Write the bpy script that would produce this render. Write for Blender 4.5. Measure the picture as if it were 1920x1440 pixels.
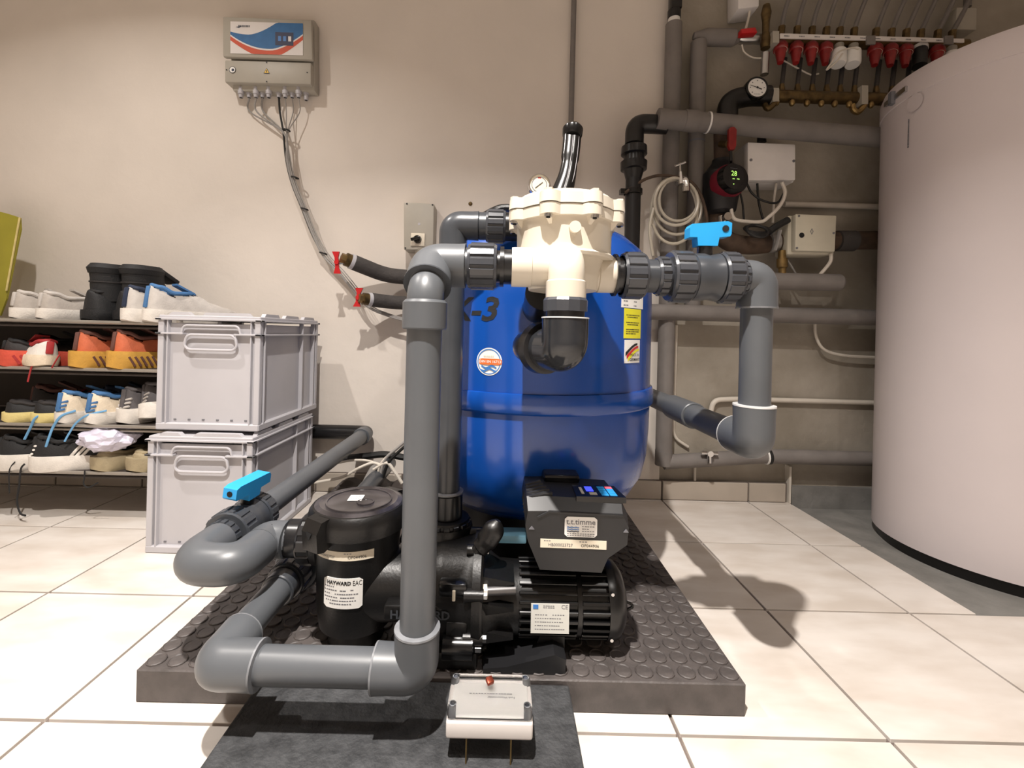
import bpy, bmesh, math, random
from mathutils import Vector, Matrix
random.seed(7)
for o in list(bpy.data.objects): bpy.data.objects.remove(o)
scene = bpy.context.scene
C = scene.collection
# ---------------------------------------------------------------- camera
F, PU, PV, ROLL, CH = 838.0, 943.0, 624.0, 0.024, 0.628
cam_d = bpy.data.cameras.new('camera'); cam = bpy.data.objects.new('camera', cam_d); C.objects.link(cam)
cam_d.sensor_width = 36.0; cam_d.lens = F / 1920 * 36.0
cam_d.shift_x = (960 - PU) / 1920; cam_d.shift_y = (PV - 720) / 1920
cam_d.clip_start = 0.03
cam.matrix_world = Matrix.Translation((0, 0, CH)) @ Matrix.Rotation(math.pi / 2, 4, 'X') @ Matrix.Rotation(ROLL, 4, 'Z')
scene.camera = cam
# ---------------------------------------------------------------- light and exposure
w = bpy.data.worlds.new('world'); scene.world = w; w.use_nodes = True
w.node_tree.nodes['Background'].inputs[0].default_value = (1.0, 0.95, 0.9, 1)
w.node_tree.nodes['Background'].inputs[1].default_value = 0.3
def lamp(name, loc, power, size, spread, color=(1, 0.94, 0.88), aim=None):
    d = bpy.data.lights.new(name, 'AREA'); d.shape = 'DISK'; d.size = size; d.energy = power
    d.spread = math.radians(spread); d.color = color
    o = bpy.data.objects.new(name, d); C.objects.link(o); o.location = loc
    if aim is not None:
        o.rotation_euler = (Vector(aim) - Vector(loc)).to_track_quat('-Z', 'Y').to_euler()
    return o
lamp('ceiling_lamp_light', (-0.20, 0.0, 2.36), 42, 0.05, 116)
lamp('ceiling_lamp_light', (-1.30, 0.72, 2.36), 12, 0.055, 125)
lamp('ceiling_lamp_light', (0.85, -0.30, 2.36), 5, 0.055, 125)
vs = scene.view_settings
vs.view_transform = 'Standard'; vs.look = 'None'; vs.gamma = 1.0; vs.use_curve_mapping = False
vs.exposure = 0.45
# ---------------------------------------------------------------- helpers
def P(u, v, Y):
    """point of the pixel's ray at depth Y"""
    x = (u - PU) / F; y = (v - PV) / F
    c, s = math.cos(ROLL), math.sin(ROLL)
    return Vector(((x * c + y * s) * Y, Y, CH - (-x * s + y * c) * Y))
def lin(c):
    return tuple(((k / 255) / 12.92 if k <= 10 else (((k / 255) + 0.055) / 1.055) ** 2.4) for k in c)
MATS = {}
def mat(name, rgb, rough=0.5, metal=0.0, var=0.06, scale=12.0, bump=0.0, bscale=60.0, trans=0.0, rgb2=None, emit=0.0, coat=0.0, rnd=0.0, spec=0.5, stretch=None, alpha=1.0):
    m = bpy.data.materials.new(name); m.use_nodes = True; nt = m.node_tree; b = nt.nodes['Principled BSDF']
    col = lin(rgb); c2 = lin(rgb2) if rgb2 else tuple(k * (1 - 2.5 * var) for k in col)
    tc = nt.nodes.new('ShaderNodeTexCoord'); mp = nt.nodes.new('ShaderNodeMapping')
    nt.links.new(tc.outputs['Object'], mp.inputs[0])
    if stretch: mp.inputs['Scale'].default_value = stretch
    nz = nt.nodes.new('ShaderNodeTexNoise'); nz.inputs['Scale'].default_value = scale; nz.inputs['Detail'].default_value = 5
    src = mp.outputs[0]
    if rnd:
        oi = nt.nodes.new('ShaderNodeObjectInfo'); ad = nt.nodes.new('ShaderNodeVectorMath'); ad.operation = 'SCALE'
        cx = nt.nodes.new('ShaderNodeCombineXYZ')
        for i in range(3): nt.links.new(oi.outputs['Random'], cx.inputs[i])
        nt.links.new(cx.outputs[0], ad.inputs[0]); ad.inputs['Scale'].default_value = 37.0
        a2 = nt.nodes.new('ShaderNodeVectorMath'); nt.links.new(src, a2.inputs[0]); nt.links.new(ad.outputs[0], a2.inputs[1]); src = a2.outputs[0]
    nt.links.new(src, nz.inputs['Vector'])
    rp = nt.nodes.new('ShaderNodeValToRGB'); rp.color_ramp.elements[0].position = 0.35; rp.color_ramp.elements[1].position = 0.65
    rp.color_ramp.elements[0].color = (*c2, 1); rp.color_ramp.elements[1].color = (*col, 1)
    nt.links.new(nz.outputs[0], rp.inputs[0]); out = rp.outputs[0]
    nt.links.new(out, b.inputs['Base Color'])
    b.inputs['Roughness'].default_value = rough; b.inputs['Metallic'].default_value = metal
    b.inputs['Specular IOR Level'].default_value = spec
    if coat: b.inputs['Coat Weight'].default_value = coat; b.inputs['Coat Roughness'].default_value = 0.08
    if trans: b.inputs['Transmission Weight'].default_value = trans; b.inputs['IOR'].default_value = 1.3
    if alpha < 1: b.inputs['Alpha'].default_value = alpha
    if emit:
        b.inputs['Emission Color'].default_value = (*col, 1); b.inputs['Emission Strength'].default_value = emit
    if bump:
        n2 = nt.nodes.new('ShaderNodeTexNoise'); n2.inputs['Scale'].default_value = bscale; n2.inputs['Detail'].default_value = 4
        nt.links.new(mp.outputs[0], n2.inputs['Vector'])
        bp = nt.nodes.new('ShaderNodeBump'); bp.inputs['Strength'].default_value = bump; bp.inputs['Distance'].default_value = 0.01
        nt.links.new(n2.outputs[0], bp.inputs['Height']); nt.links.new(bp.outputs[0], b.inputs['Normal'])
    MATS[name] = m; return m
M = MATS
mat('wall', (226, 217, 207), 0.85, var=0.03, scale=3, bump=0.12, bscale=25)
mat('wall_grey', (168, 160, 148), 0.9, var=0.1, scale=4, bump=0.3, bscale=30, rgb2=(142, 134, 121))
mat('ceiling', (225, 218, 210), 0.9, var=0.02)
mat('tile', (222, 215, 208), 0.3, rgb2=(205, 195, 185), scale=6, rnd=1, stretch=(1, 2.6, 1), spec=0.4)
mat('grout', (112, 101, 95), 0.9, var=0.08, scale=40)
mat('skirt', (182, 171, 158), 0.4, var=0.06, scale=6, rnd=1)
mat('concrete', (134, 132, 128), 0.9, var=0.1, scale=14, bump=0.2)
mat('mat_rubber', (84, 78, 76), 0.55, var=0.14, scale=30, bump=0.15, bscale=120)
mat('pad_rubber', (62, 63, 65), 0.7, rgb2=(42, 43, 45), scale=45, bump=0.3, bscale=180)
mat('pvc', (86, 89, 93), 0.38, var=0.05, scale=10)
mat('pvc_dark', (62, 65, 70), 0.3, var=0.06, scale=16)
mat('pvc_gloss', (44, 46, 50), 0.14, var=0.1, scale=20)
mat('pvc_nut', (66, 68, 73), 0.24, var=0.05, scale=20)
mat('pvc_black', (26, 26, 28), 0.28, var=0.1, scale=20)
mat('glue', (128, 130, 134), 0.25, var=0.1, scale=60)
mat('blue_valve', (40, 160, 225), 0.4, var=0.04)
mat('hole', (8, 10, 14), 0.8, var=0)
mat('tank_blue', (20, 76, 164), 0.22, var=0.05, scale=3, coat=0.3)
mat('valve_cream', (214, 205, 189), 0.38, var=0.02, scale=8)
mat('black_plastic', (16, 15, 15), 0.38, var=0.2, scale=14, bump=0.05, bscale=200)
mat('black_gloss', (14, 14, 15), 0.2, var=0.1)
mat('motor_black', (11, 11, 12), 0.3, var=0.1)
mat('box_dark', (26, 26, 28), 0.42, var=0.06, scale=20)
mat('lid_smoke', (70, 66, 68), 0.22, rgb2=(36, 33, 35), scale=22)
mat('steel', (200, 200, 200), 0.28, metal=1, var=0.05)
mat('chrome', (225, 225, 225), 0.12, metal=1, var=0.02)
mat('brass', (160, 134, 88), 0.4, metal=0.9, var=0.15, scale=40)
mat('brass_dark', (112, 92, 58), 0.45, metal=0.7, var=0.2, scale=40)
mat('sticker', (236, 234, 230), 0.5, var=0.02)
mat('sticker_cream', (226, 216, 196), 0.5, var=0.02)
mat('sticker_yellow', (226, 220, 50), 0.5, var=0.03)
mat('sticker_orange', (226, 110, 50), 0.5, var=0.03)
mat('sticker_blue', (60, 120, 190), 0.5, var=0.03)
mat('sticker_red', (200, 40, 35), 0.5, var=0.03)
mat('ink', (30, 30, 32), 0.6, var=0)
mat('ink_grey', (110, 110, 115), 0.6, var=0)
mat('crate_grey', (186, 184, 188), 0.45, var=0.03, scale=6)
mat('box_white', (226, 222, 220), 0.45, var=0.03)
mat('box_beige', (206, 200, 182), 0.5, var=0.04)
mat('box_grey', (172, 166, 154), 0.5, var=0.03)
mat('panel_white', (226, 220, 216), 0.6, var=0.02)
mat('panel_blue', (46, 104, 158), 0.6, var=0.05, scale=40)
mat('panel_orange', (206, 84, 52), 0.6, var=0.05)
mat('screen', (62, 66, 92), 0.6, var=0.1)
mat('led_blue', (60, 70, 240), 0.3, var=0, emit=1.2)
mat('led_green', (190, 255, 120), 0.3, var=0, emit=0.8)
mat('key_blue', (40, 140, 205), 0.5, var=0)
mat('key_red', (230, 90, 110), 0.5, var=0)
mat('warn_yellow', (225, 185, 70), 0.5, var=0)
mat('cable_black', (20, 20, 20), 0.5, var=0)
mat('cable_grey', (150, 146, 142), 0.5, var=0.04)
mat('cable_white', (214, 206, 194), 0.5, var=0.04)
mat('red', (192, 26, 30), 0.4, var=0.06)
mat('red_dark', (140, 28, 28), 0.4, var=0.1, scale=40)
mat('pump_red', (120, 20, 40), 0.4, var=0.08)
mat('pipe_wall', (124, 118, 114), 0.75, var=0.06, scale=16, bump=0.1)
mat('insul_dark', (70, 66, 64), 0.85, var=0.1, scale=20, bump=0.25, bscale=120)
mat('insul_brown', (84, 66, 52), 0.8, var=0.2, scale=20, bump=0.25)
mat('white_tank', (212, 202, 202), 0.36, var=0.02, scale=3, spec=0.4)
mat('hose_clear', (196, 188, 172), 0.3, var=0.06)
mat('rack_metal', (170, 164, 156), 0.35, metal=0.6, var=0.05)
mat('rack_dark', (66, 58, 54), 0.7, var=0.1, scale=30)
mat('yellow_board', (160, 152, 48), 0.6, var=0.04)
mat('bag', (222, 218, 236), 0.3, var=0.03)
mat('glue_white', (215, 215, 215), 0.3, var=0.05)
mat('rack_shade', (62, 54, 48), 0.85, var=0.1, scale=8)  # dark brown standing in for shade behind the shelves
mat('cover_blue', (112, 160, 182), 0.5, var=0.08, scale=20)
mat('clear', (250, 250, 250), 0.04, var=0, trans=1.0)
mat('copper', (150, 70, 50), 0.35, metal=0.7, var=0.15)
mat('paper', (244, 242, 238), 0.6, var=0.01)
SHOE = {}
def smat(n, rgb, rough=0.7, **k):
    if n not in M: mat(n, rgb, rough, var=0.06, scale=40, bump=0.15, bscale=250, **k)
    return n
for n, c in dict(sh_white=(228, 222, 214), sh_silver=(176, 168, 160), sh_black=(24, 24, 26), sh_grey=(92, 88, 90), sh_lgrey=(196, 190, 184),
                 sh_blue=(72, 120, 172), sh_navy=(34, 46, 70), sh_orange=(204, 106, 70), sh_yellow=(206, 156, 66), sh_red=(170, 44, 46), sh_coral=(214, 84, 62),
                 sh_beige=(166, 152, 122), sh_cream=(230, 214, 190), sh_pale=(226, 208, 140), sh_brown=(104, 68, 60), sh_lblue=(112, 170, 216), sh_dark=(44, 40, 40)).items():
    smat(n, c)
WL = {}
def place(o, parent):
    C.objects.link(o)
    if parent is not None: o.parent = parent
    return o
def tag(o, label, cat, group=None, kind=None):
    if label: o['label'] = label
    if cat: o['category'] = cat
    if group: o['group'] = group
    if kind: o['kind'] = kind
    return o
def thing(name, label, cat, loc=(0, 0, 0), rz=0.0, group=None):
    o = bpy.data.objects.new(name, None); C.objects.link(o); o.empty_display_size = 0.05
    o.location = loc; o.rotation_euler = (0, 0, rz)
    WL[o.name] = Vector((0, 0, 0)) if rz == 'local' else Vector(loc)
    return tag(o, label, cat, group)
class MB:
    def __init__(s): s.v = []; s.f = []; s.mi = []
    def add(s, vs, fs):
        n = len(s.v); s.v += [Vector(p) for p in vs]; s.f += [tuple(i + n for i in f) for f in fs]; return s
    def box(s, lo, hi, bev=0.0, seg=2, rot=None, pivot=None):
        lo, hi = Vector(lo), Vector(hi)
        if bev <= 0:
            x0, y0, z0 = lo; x1, y1, z1 = hi
            vs = [(x0,y0,z0),(x1,y0,z0),(x1,y1,z0),(x0,y1,z0),(x0,y0,z1),(x1,y0,z1),(x1,y1,z1),(x0,y1,z1)]
            fs = [(0,3,2,1),(4,5,6,7),(0,1,5,4),(1,2,6,5),(2,3,7,6),(3,0,4,7)]
        else:
            bm = bmesh.new(); bmesh.ops.create_cube(bm, size=1)
            for q in bm.verts: q.co = Vector([(lo[i] + hi[i]) / 2 + q.co[i] * (hi[i] - lo[i]) for i in range(3)])
            bmesh.ops.bevel(bm, geom=bm.edges[:] , offset=bev, segments=seg, profile=0.5, affect='EDGES')
            bm.verts.index_update(); vs = [q.co.copy() for q in bm.verts]; fs = [tuple(q.index for q in f.verts) for f in bm.faces]; bm.free()
        if rot is not None:
            pv = Vector(pivot) if pivot is not None else (lo + hi) / 2
            vs = [rot @ (Vector(q) - pv) + pv for q in vs]
        return s.add(vs, fs)
    def tube(s, pts, r, n=16, cap=True, closed=False, sx=1.0, sy=1.0, up=None):
        pts = [Vector(p) for p in pts]; m = len(pts)
        rs = r if isinstance(r, (list, tuple)) else [r] * m
        tg = []
        for i in range(m):
            if closed: d = pts[(i + 1) % m] - pts[i - 1]
            else: d = pts[min(i + 1, m - 1)] - pts[max(i - 1, 0)]
            tg.append(d.normalized() if d.length > 1e-9 else (tg[-1] if tg else Vector((0, 0, 1))))
        t0 = tg[0]; a = Vector(up) if up else (Vector((0, 0, 1)) if abs(t0.z) < 0.9 else Vector((1, 0, 0)))
        nx = (a - t0 * a.dot(t0)).normalized(); vs = []; 
        for i in range(m):
            nx = (nx - tg[i] * nx.dot(tg[i])).normalized(); ny = tg[i].cross(nx)
            for k in range(n):
                an = 2 * math.pi * k / n
                vs.append(pts[i] + nx * (math.cos(an) * rs[i] * sx) + ny * (math.sin(an) * rs[i] * sy))
        fs = []
        for i in range(m if closed else m - 1):
            j = (i + 1) % m
            for k in range(n):
                l = (k + 1) % n; fs.append((i * n + k, i * n + l, j * n + l, j * n + k))
        if cap and not closed: fs.append(tuple(range(n - 1, -1, -1))); fs.append(tuple((m - 1) * n + k for k in range(n)))
        return s.add(vs, fs)
    def cyl(s, a, b, r, n=24, r2=None): return s.tube([a, b], [r, r if r2 is None else r2], n)
    def lathe(s, base, axis, prof, n=32, cap=True):
        """prof: list of (distance along axis, radius)"""
        base, axis = Vector(base), Vector(axis).normalized()
        a = Vector((0, 0, 1)) if abs(axis.z) < 0.9 else Vector((1, 0, 0))
        nx = (a - axis * a.dot(axis)).normalized(); ny = axis.cross(nx); vs = []
        for t, r in prof:
            for k in range(n):
                an = 2 * math.pi * k / n; vs.append(base + axis * t + (nx * math.cos(an) + ny * math.sin(an)) * max(r, 1e-4))
        fs = [(i * n + k, i * n + (k + 1) % n, (i + 1) * n + (k + 1) % n, (i + 1) * n + k) for i in range(len(prof) - 1) for k in range(n)]
        if cap: fs.append(tuple(range(n - 1, -1, -1))); fs.append(tuple((len(prof) - 1) * n + k for k in range(n)))
        return s.add(vs, fs)
    def ribbed(s, a, b, r, n=14, depth=0.003, ch=0.004, duty=0.62):
        """union nut: ribs round a cylinder from a to b"""
        a, b = Vector(a), Vector(b); ax = (b - a).normalized(); L = (b - a).length
        q = Vector((0, 0, 1)) if abs(ax.z) < 0.9 else Vector((1, 0, 0))
        nx = (q - ax * q.dot(ax)).normalized(); ny = ax.cross(nx); sec = []
        for k in range(n):
            for f, rr in ((0, 0), (0.08, 1), (duty, 1), (duty + 0.08, 0)): sec.append((2 * math.pi * (k + f) / n, rr))
        N = len(sec); vs = []
        rows = [(0, r - depth - ch, 0), (0, r - depth * 1.2, 0), (ch, r, 0), (ch * 1.2, r, 1), (L - ch * 1.2, r, 1), (L - ch, r, 0), (L, r - depth * 1.2, 0), (L, r - depth - ch, 0)]
        for t, rad, fl in rows:
            for an, rr in sec:
                R = rad - (depth * (1 - rr) if fl else 0) if fl else min(rad, r - depth * 0.6)
                vs.append(a + ax * t + (nx * math.cos(an) + ny * math.sin(an)) * R)
        fs = [(i * N + k, i * N + (k + 1) % N, (i + 1) * N + (k + 1) % N, (i + 1) * N + k) for i in range(len(rows) - 1) for k in range(N)]
        fs.append(tuple(range(N - 1, -1, -1))); fs.append(tuple((len(rows) - 1) * N + k for k in range(N)))
        return s.add(vs, fs)
    def prism(s, poly, d0, d1, frame=None, sc1=1.0):
        """poly: 2-D outline (counter-clockwise); frame(a, b, d) -> point"""
        fr = frame or (lambda a, b, d: Vector((a, b, d)))
        n = len(poly); cx = sum(p[0] for p in poly) / n; cy = sum(p[1] for p in poly) / n
        vs = [fr(a, b, d0) for a, b in poly] + [fr(cx + (a - cx) * sc1, cy + (b - cy) * sc1, d1) for a, b in poly]
        fs = [tuple(range(n - 1, -1, -1)), tuple(range(n, 2 * n))] + [(k, (k + 1) % n, n + (k + 1) % n, n + k) for k in range(n)]
        return s.add(vs, fs)
    def sphere(s, c, r, n=16, m=10, sc=(1, 1, 1)):
        c = Vector(c); vs = []
        for i in range(m + 1):
            th = math.pi * i / m; rr = math.sin(th) if 0 < i < m else 0.001
            for k in range(n):
                an = 2 * math.pi * k / n; vs.append(c + Vector((rr * math.cos(an) * r * sc[0], rr * math.sin(an) * r * sc[1], math.cos(th) * r * sc[2])))
        fs = [(i * n + k, (i + 1) * n + k, (i + 1) * n + (k + 1) % n, i * n + (k + 1) % n) for i in range(m) for k in range(n)]
        return s.add(vs, fs)
    def xf(s, mtx): s.v = [mtx @ p for p in s.v]; return s
    def build(s, name, m, parent=None, label=None, smooth=35, local=False, kind=None):
        off = WL.get(parent.name, Vector((0, 0, 0))) if (parent is not None and not local) else Vector((0, 0, 0))
        me = bpy.data.meshes.new(name); me.from_pydata([tuple(p - off) for p in s.v], [], s.f)
        bm = bmesh.new(); bm.from_mesh(me); bmesh.ops.recalc_face_normals(bm, faces=bm.faces[:]); bm.to_mesh(me); bm.free()
        me.materials.append(M[m])
        if smooth:
            me.polygons.foreach_set('use_smooth', [True] * len(me.polygons)); me.set_sharp_from_angle(angle=math.radians(smooth))
        o = bpy.data.objects.new(name, me); place(o, parent)
        WL[o.name] = off if parent is not None else Vector((0, 0, 0))
        if label: o['label'] = label
        if kind: o['kind'] = kind
        return o
def fillet(pts, R, n=8):
    pts = [Vector(p) for p in pts]; out = [pts[0]]
    for i in range(1, len(pts) - 1):
        a, b, c = pts[i - 1], pts[i], pts[i + 1]; d1 = (a - b); d2 = (c - b)
        r = min(R, d1.length * 0.49, d2.length * 0.49); p0 = b + d1.normalized() * r; p1 = b + d2.normalized() * r
        for k in range(n + 1):
            t = k / n; out.append(p0 * (1 - t) ** 2 + b * 2 * t * (1 - t) + p1 * t * t)
    out.append(pts[-1]); return out
def spline(pts, n=8):
    pts = [Vector(p) for p in pts]; q = [pts[0] * 2 - pts[1]] + pts + [pts[-1] * 2 - pts[-2]]; out = []
    for i in range(1, len(q) - 2):
        for k in range(n):
            t = k / n; a, b, c, d = q[i - 1], q[i], q[i + 1], q[i + 2]
            out.append(0.5 * ((2 * b) + (c - a) * t + (2 * a - 5 * b + 4 * c - d) * t * t + (3 * b - a - 3 * c + d) * t ** 3))
    out.append(pts[-1]); return out
_txt = {}
def text_mb(body, size, fr, bold=0.0, align='CENTER', shear=0.0, xs=1.0):
    """flat lettering as mesh; fr(a, b) -> point"""
    cu = bpy.data.curves.new('lettering', 'FONT'); cu.body = body; cu.size = size; cu.align_x = align; cu.align_y = 'CENTER'
    cu.resolution_u = 2; cu.offset = bold; cu.shear = shear; cu.fill_mode = 'FRONT'
    ob = bpy.data.objects.new('lettering', cu); C.objects.link(ob)
    dg = bpy.context.evaluated_depsgraph_get(); me = bpy.data.meshes.new_from_object(ob.evaluated_get(dg))
    mb = MB(); mb.add([fr(q.co.x * xs, q.co.y) for q in me.vertices], [tuple(p.vertices) for p in me.polygons])
    bpy.data.objects.remove(ob); bpy.data.curves.remove(cu); bpy.data.meshes.remove(me)
    return mb
def plane_fr(o, ax, ay):
    o, ax, ay = Vector(o), Vector(ax).normalized(), Vector(ay).normalized(); nn = ax.cross(ay)
    return lambda a, b, d=0.0: o + ax * a + ay * b + nn * d
def cyl_fr(cx, cy, r, a0, z0):
    """arc length a round a vertical cylinder, starting at angle a0 (radians, -pi/2 = facing the camera)"""
    return lambda a, b, d=0.0: Vector((cx + (r + d) * math.cos(a0 + a / r), cy + (r + d) * math.sin(a0 + a / r), z0 + b))
def sheet(fr, w_, h_, t=0.0006, n=10, round_=0.0):
    """sticker of width w_, height h_ on a surface frame"""
    mb = MB(); g = []
    for i in range(n + 1):
        a = -w_ / 2 + w_ * i / n
        dr = 0.0
        if round_:
            e = max(0, abs(a) - (w_ / 2 - round_)); dr = round_ - math.sqrt(max(0, round_ ** 2 - e * e))
        g.append((a, -h_ / 2 + dr, h_ / 2 - dr))
    vs = []; fs = []
    for a, b0, b1 in g: vs += [fr(a, b0, t), fr(a, b1, t), fr(a, b0, 0), fr(a, b1, 0)]
    for i in range(n):
        k = 4 * i; fs += [(k, k + 4, k + 5, k + 1), (k + 1, k + 5, k + 7, k + 3), (k + 2, k + 6, k + 4, k)]
    fs += [(0, 1, 3, 2), (4 * n, 4 * n + 2, 4 * n + 3, 4 * n + 1)]
    return mb.add(vs, fs)
def disc(fr, r, t=0.0006, n=28, cx=0, cy=0, r0=0.0):
    mb = MB(); vs = []; fs = []
    if r0 <= 0:
        vs = [fr(cx + r * math.cos(6.28318 * k / n), cy + r * math.sin(6.28318 * k / n), t) for k in range(n)]; return mb.add(vs, [tuple(range(n))])
    for k in range(n):
        c, s_ = math.cos(6.28318 * k / n), math.sin(6.28318 * k / n); vs += [fr(cx + r * c, cy + r * s_, t), fr(cx + r0 * c, cy + r0 * s_, t)]
    fs = [(2 * k, 2 * ((k + 1) % n), 2 * ((k + 1) % n) + 1, 2 * k + 1) for k in range(n)]
    return mb.add(vs, fs)
def textlines(parent, fr, rows, mt='ink', bars=False):
    for body, a, b, size, al in rows:
        text_mb(body, size, lambda x, y, a=a, b=b: fr(a + x, b + y, 0.0009), align=al).build('lettering', mt, parent, smooth=0)
def bars(parent, fr, rows, h_=0.0012, mt='ink_grey'):
    """unreadably small print: thin printed lines"""
    mb = MB()
    for a0, a1, b in rows:
        n = max(1, int((a1 - a0) / 0.004)); x = a0
        for k in range(n):
            x0 = a0 + (a1 - a0) * k / n; x1 = x0 + (a1 - a0) / n * random.uniform(0.55, 0.9)
            mb.add([fr(x0, b - h_ / 2, 0.0009), fr(x1, b - h_ / 2, 0.0009), fr(x1, b + h_ / 2, 0.0009), fr(x0, b + h_ / 2, 0.0009)], [(0, 1, 2, 3)])
    mb.build('printed_text', mt, parent, smooth=0)
# ================================================================ the room
WY, GY = 1.73, 1.745          # back wall, grey wall to its right
def struct(o): o['kind'] = 'structure'; return o
fl = struct(MB().box((-2.6, -1.6, -0.04), (1.12, WY, -0.006)).build('floor', 'grout', smooth=0))
ff = struct(MB().box((1.122, -1.6, -0.08), (2.6, 0.7048 + 0.3333, -0.006)).build('floor_front_right', 'grout', smooth=0)); ff['label'] = 'pale marbled tile floor in front of the white boiler'
fl['label'] = 'pale marbled ceramic tile floor with grey joints'
T = 0.3333; tile_mesh = None
for i in range(-10, 7):
    for j in range(-6, 4):
        x0 = 0.626 + (i) * T; y0 = 0.7048 + j * T; x1, y1 = x0 + T, y0 + T
        x0 = max(x0, -2.6); y1 = min(y1, WY); par = fl
        if j >= 1: x1 = min(x1, 1.12)
        elif x0 > 1.1: par = ff; x1 = min(x1, 2.6)
        g = 0.0029
        if x1 - x0 < 0.02 or y1 - y0 < 0.02: continue
        full = abs(x1 - x0 - T) < 1e-6 and abs(y1 - y0 - T) < 1e-6
        if full and tile_mesh is not None:
            o = bpy.data.objects.new('tile', tile_mesh); C.objects.link(o); o.parent = par
        else:
            cx, cy = (x0 + x1) / 2, (y0 + y1) / 2
            hw, hh = (x1 - x0) / 2 - g, (y1 - y0) / 2 - g
            o = MB().box((-hw, -hh, -0.03), (hw, hh, 0), bev=0.0007, seg=1).build('tile', 'tile', par, smooth=0, local=True)
            if full: tile_mesh = o.data
        o.location = ((x0 + x1) / 2, (y0 + y1) / 2, 0)
# concrete strip on the right where the white tank stands
cc = struct(MB().box((1.122, 1.0385, -0.08), (2.6, GY + 0.05, -0.022)).build('floor_concrete', 'concrete', smooth=0)); cc['label'] = 'bare grey concrete floor under the white boiler'
H = 2.45
wb = struct(MB().box((-2.7, WY, -0.04), (0.618, WY + 0.12, H)).build('wall_back', 'wall', smooth=0)); wb['label'] = 'cream plastered back wall'
wg = struct(MB().box((0.618, GY, -0.08), (2.7, GY + 0.12, H)).build('wall_back_right', 'wall_grey', smooth=0)); wg['label'] = 'stained grey plaster wall behind the heating pipes'
wl = struct(MB().box((-2.7, -1.7, -0.04), (-2.6, WY, H)).build('wall_left', 'wall', smooth=0)); wl['label'] = 'cream plastered left wall'
wr = struct(MB().box((2.6, -1.7, -0.08), (2.7, GY, H)).build('wall_right', 'wall', smooth=0)); wr['label'] = 'cream plastered right wall'
wf = struct(MB().box((-2.7, -1.8, -0.08), (2.7, -1.7, H)).build('wall_front', 'wall', smooth=0)); wf['label'] = 'cream plastered wall behind the viewer'
ce = struct(MB().box((-2.7, -1.8, H), (2.7, GY + 0.12, H + 0.1)).build('ceiling', 'ceiling', smooth=0)); ce['label'] = 'pale plastered ceiling'
for lx, ly in ((-0.20, 0.0), (-1.30, 0.72), (0.85, -0.30)):
    t = thing('ceiling_spotlight', 'round recessed ceiling spotlight above the ' + ('boiler' if lx > 0 else 'pump' if lx > -1 else 'shoe rack'), 'lamp', (lx, ly, H), group='recessed ceiling spotlights')
    MB().lathe((lx, ly, H), (0, 0, -1), [(0, 0.075), (0.008, 0.075), (0.008, 0.055), (0.002, 0.055)], cap=False).build('trim_ring', 'box_white', t)
# skirting tiles
bb = struct(MB().box((-2.6, WY - 0.004, 0), (1.11, WY + 0.0, 0.074)).build('baseboard_back', 'grout', smooth=0)); bb['label'] = 'row of small skirting tiles along the back wall'
for i in range(-10, 2):
    x0 = max(0.626 + i * T, -2.6); x1 = min(0.626 + (i + 1) * T, 1.105)
    MB().box((x0 + 0.003, WY - 0.012, 0.002), (x1 - 0.003, WY - 0.002, 0.072), bev=0.002, seg=1).build('tile', 'skirt', bb, smooth=0)
b2 = struct(MB().box((1.13, GY - 0.02, -0.022), (2.6, GY, 0.06)).build('trim_1', 'concrete', smooth=0)); b2['label'] = 'dark painted band at the foot of the grey wall'
MB().box((1.113, WY - 0.014, 0), (1.121, GY, 0.14)).build('edge_strip', 'cable_white', b2, smooth=0)
# cabinet panel, folder etc. at the left edge
t = thing('folding_board', 'yellow plastic board leaning at the left edge of the photo', 'board', P(-20, 560, 1.6))
pz = [P(-60, 385, 1.62), P(0, 397, 1.62), P(12, 400, 1.62), P(37, 408, 1.62), P(38, 430, 1.62), P(12, 560, 1.60), P(0, 592, 1.6), P(-60, 592, 1.6)]
MB().add([p for p in pz] + [p + Vector((0, 0.006, 0)) for p in pz], [tuple(range(8)), tuple(range(15, 7, -1))] + [(k, 8 + k, 8 + (k + 1) % 8, (k + 1) % 8) for k in range(8)]).build('panel', 'yellow_board', t, smooth=0)
MB().tube([P(37, 408, 1.618), P(12, 545, 1.598)], 0.003, 8).build('edge_binding', 'sh_pale', t)
# ================================================================ rubber mats
MX0, MX1, MY0, MY1, MH = -0.596, 0.418, 0.742, 1.70, 0.054
t = thing('rubber_mat', 'thick grey-black studded rubber mat under the pump and blue tank', 'mat', (-0.09, 1.2, 0))
MB().box((MX0, MY0, 0), (MX1, MY1, MH), bev=0.002, seg=1).build('slab', 'mat_rubber', t, smooth=0)
cand = []
nx, ny = 28, 26; sx = (MX1 - MX0) / nx; sy = 0.0355
for j in range(ny):
    for i in range(nx):
        x = MX0 + (i + 0.5) * sx; y = MY0 + 0.022 + j * sy
        if y > MY1 - 0.02: continue
        vis = (x > 0.12) or (x < -0.30)
        cand.append((0 if vis else 1, y, x))
cand.sort(); stud_mesh = None; rest = MB()
def stud(x, y):
    return MB().lathe((x, y, 0), (0, 0, 1), [(0, 0.0156), (0.0020, 0.0152), (0.0031, 0.0140), (0.0019, 0.0126)], n=12)
for k, (q, y, x) in enumerate(cand):
    if k < 298:
        if stud_mesh is None:
            o = stud(0, 0).build('stud', 'mat_rubber', t, local=True); stud_mesh = o.data
        else:
            o = bpy.data.objects.new('stud', stud_mesh); C.objects.link(o); o.parent = t
        o.location = (x + 0.09, y - 1.2, MH)
    else:
        m = stud(x, y); rest.add([p + Vector((0, 0, MH)) for p in m.v], m.f)
rest.build('studs', 'mat_rubber', t, kind='stuff')
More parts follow.
